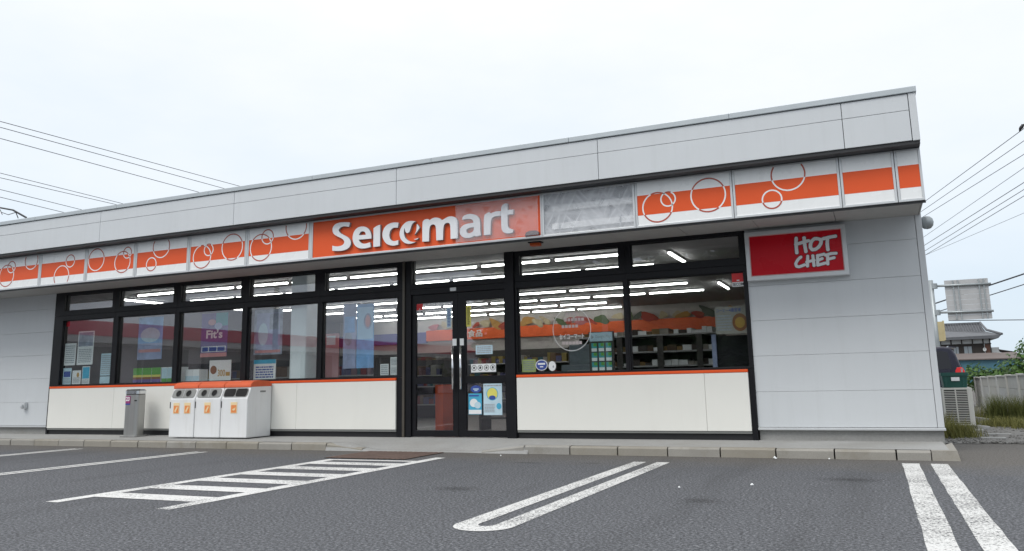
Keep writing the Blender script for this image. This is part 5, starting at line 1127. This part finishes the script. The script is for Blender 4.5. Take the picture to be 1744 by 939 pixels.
hd = MB(); hd.lathe((P.x + .055, P.y, P.z + .155), [(0, -.032), (.022, -.024), (.034, 0), (.024, .024), (0, .034)], 10); hd.build('head', 'bird', g, smooth=True)
MB().tube([(P.x + .08, P.y, P.z + .16), (P.x + .135, P.y, P.z + .15)], .012, 6, r1=.002).build('beak', 'bird', g)

# ================================================================== ACROSS THE ROAD (seen mirrored in the glass; the tall grove is added)
g = thing('opposite_shop', 'shop with a long red fascia mirrored in the left windows', 'shop', (-46, -45, 0))
MB().box(-52, -45.5, -80, -24, 0, 5.62).build('wall', 'farwall', g); MB().box(-45.5, -44.2, -80, -24, 4.55, 5.5).build('fascia', 'pinkroof', g); MB().box(-45.5, -44.25, -80, -24, 4.1, 4.54).build('lower_fascia', 'plaster', g)
for k in range(9):
    y = -78 + k * 6.0; MB().box(-45.48, -45.40, y, y + 4.6, .9, 3.9).build('window', 'hwin', g)
for k in range(10): MB().box(-44.6, -44.4, -79 + k * 6, -78.8 + k * 6, 0, 4.4).build('post', 'galv', g)
g = thing('opposite_block', 'pale flat block mirrored in the fourth and fifth windows', 'building', (-44, -95, 0))
MB().box(-60, -36, -102, -88, 0, 6.6).build('wall', 'farwall', g); MB().box(-60, -36, -88, -87.6, 5.2, 6.2).build('fascia', 'pinkroof', g)
for k in range(7): MB().box(-59 + k * 3.3, -57 + k * 3.3, -87.98, -87.9, 1, 4.2).build('window', 'hwin', g)
g = thing('opposite_hall', 'grey blue hall mirrored in the doors', 'building', (-14, -80, 0))
MB().box(-30, 4, -95, -80, 0, 5.6).build('wall', plain('hall_blue', (.17, .18, .27), .7), g); MB().box(-30.3, 4.3, -95.3, -79.7, 5.6, 6.0).build('roof', 'tile', g)
for x, y, h, lb in ((-9.5, -27, 9.5, 'utility pole mirrored in the left door'), (-27, -24, 9.5, 'utility pole mirrored in the third window'), (-33, -15, 9.5, 'utility pole mirrored in the leftmost windows')):
    pole('utility_pole', lb, x, y, h, ((8.6, 1.0), (7.9, .9)))
for k in range(3):
    z = 8.75 - k * .7; A = Vector((-60, -8 - 0 * k, z)); d = Vector((1, -.33, 0)).normalized()
    wire('overhead cable mirrored in the windows, %s of three' % ('top', 'middle', 'lowest')[k], A, d, -10, 110, .02, .3, 'cable', 'cables across the road')
rnd = random.Random(9); 
for k in range(13):
    x = -62 + k * 6.2 + rnd.uniform(-1.5, 1.5); y = -66 + rnd.uniform(-6, 6); h = rnd.uniform(2.6, 3.9)
    g = thing('tree', 'dark round tree in the mirrored tree line across the road', 'tree', (x, y, 0), 'tree line across the road')
    MB().tube([(x, y, 0), (x + .1, y, h * .4), (x, y, h * .75)], .16, 7, r1=.06).build('trunk', 'bark', g)
    mb = MB()
    for q in range(260):
        d = Vector((rnd.gauss(0, 1), rnd.gauss(0, 1), rnd.gauss(0, .8))).normalized() * rnd.random() ** .4; c = Vector((x + d.x * 2.4, y + d.y * 2.0, h * .62 + d.z * h * .36)); s_ = rnd.uniform(.18, .36)
        u = Vector((rnd.gauss(0, 1), rnd.gauss(0, 1), rnd.gauss(0, 1))).normalized(); v = u.cross(Vector((0, 0, 1))).normalized()
        mb.add([c - u * s_, c + v * s_, c + u * s_, c - v * s_], [(0, 1, 2, 3)])
    mb.build('crown', 'treeleaf', g)
for k in range(14):  # unseen tall grove, added so the right panes reflect something dark
    x = -29 + (k % 7) * 4.1 + rnd.uniform(-.8, .8) + (2 if k > 6 else 0); y = -57 - (5 if k > 6 else 0) + rnd.uniform(-1, 1); h = rnd.uniform(11.5, 13.0)
    g = thing('tree', 'tall dark tree of the unseen grove added to darken the right windows', 'tree', (x, y, 0), 'grove added for dark reflections')
    MB().tube([(x, y, 0), (x + .2, y, h * .4), (x, y, h * .8)], .22, 7, r1=.06).build('trunk', 'bark', g)
    mb = MB()
    for q in range(900):
        d = Vector((rnd.gauss(0, 1), rnd.gauss(0, 1), rnd.gauss(0, 1))).normalized() * rnd.random() ** .4; c = Vector((x + d.x * 3.6, y + d.y * 2.6, h * .52 + d.z * h * .50)); s_ = rnd.uniform(.4, .75)
        u = Vector((rnd.gauss(0, 1), rnd.gauss(0, 1), rnd.gauss(0, 1))).normalized(); v = u.cross(Vector((0, 0, 1))).normalized()
        mb.add([c - u * s_, c + v * s_, c + u * s_, c - v * s_], [(0, 1, 2, 3)])
    mb.build('crown', 'treeleaf', g)
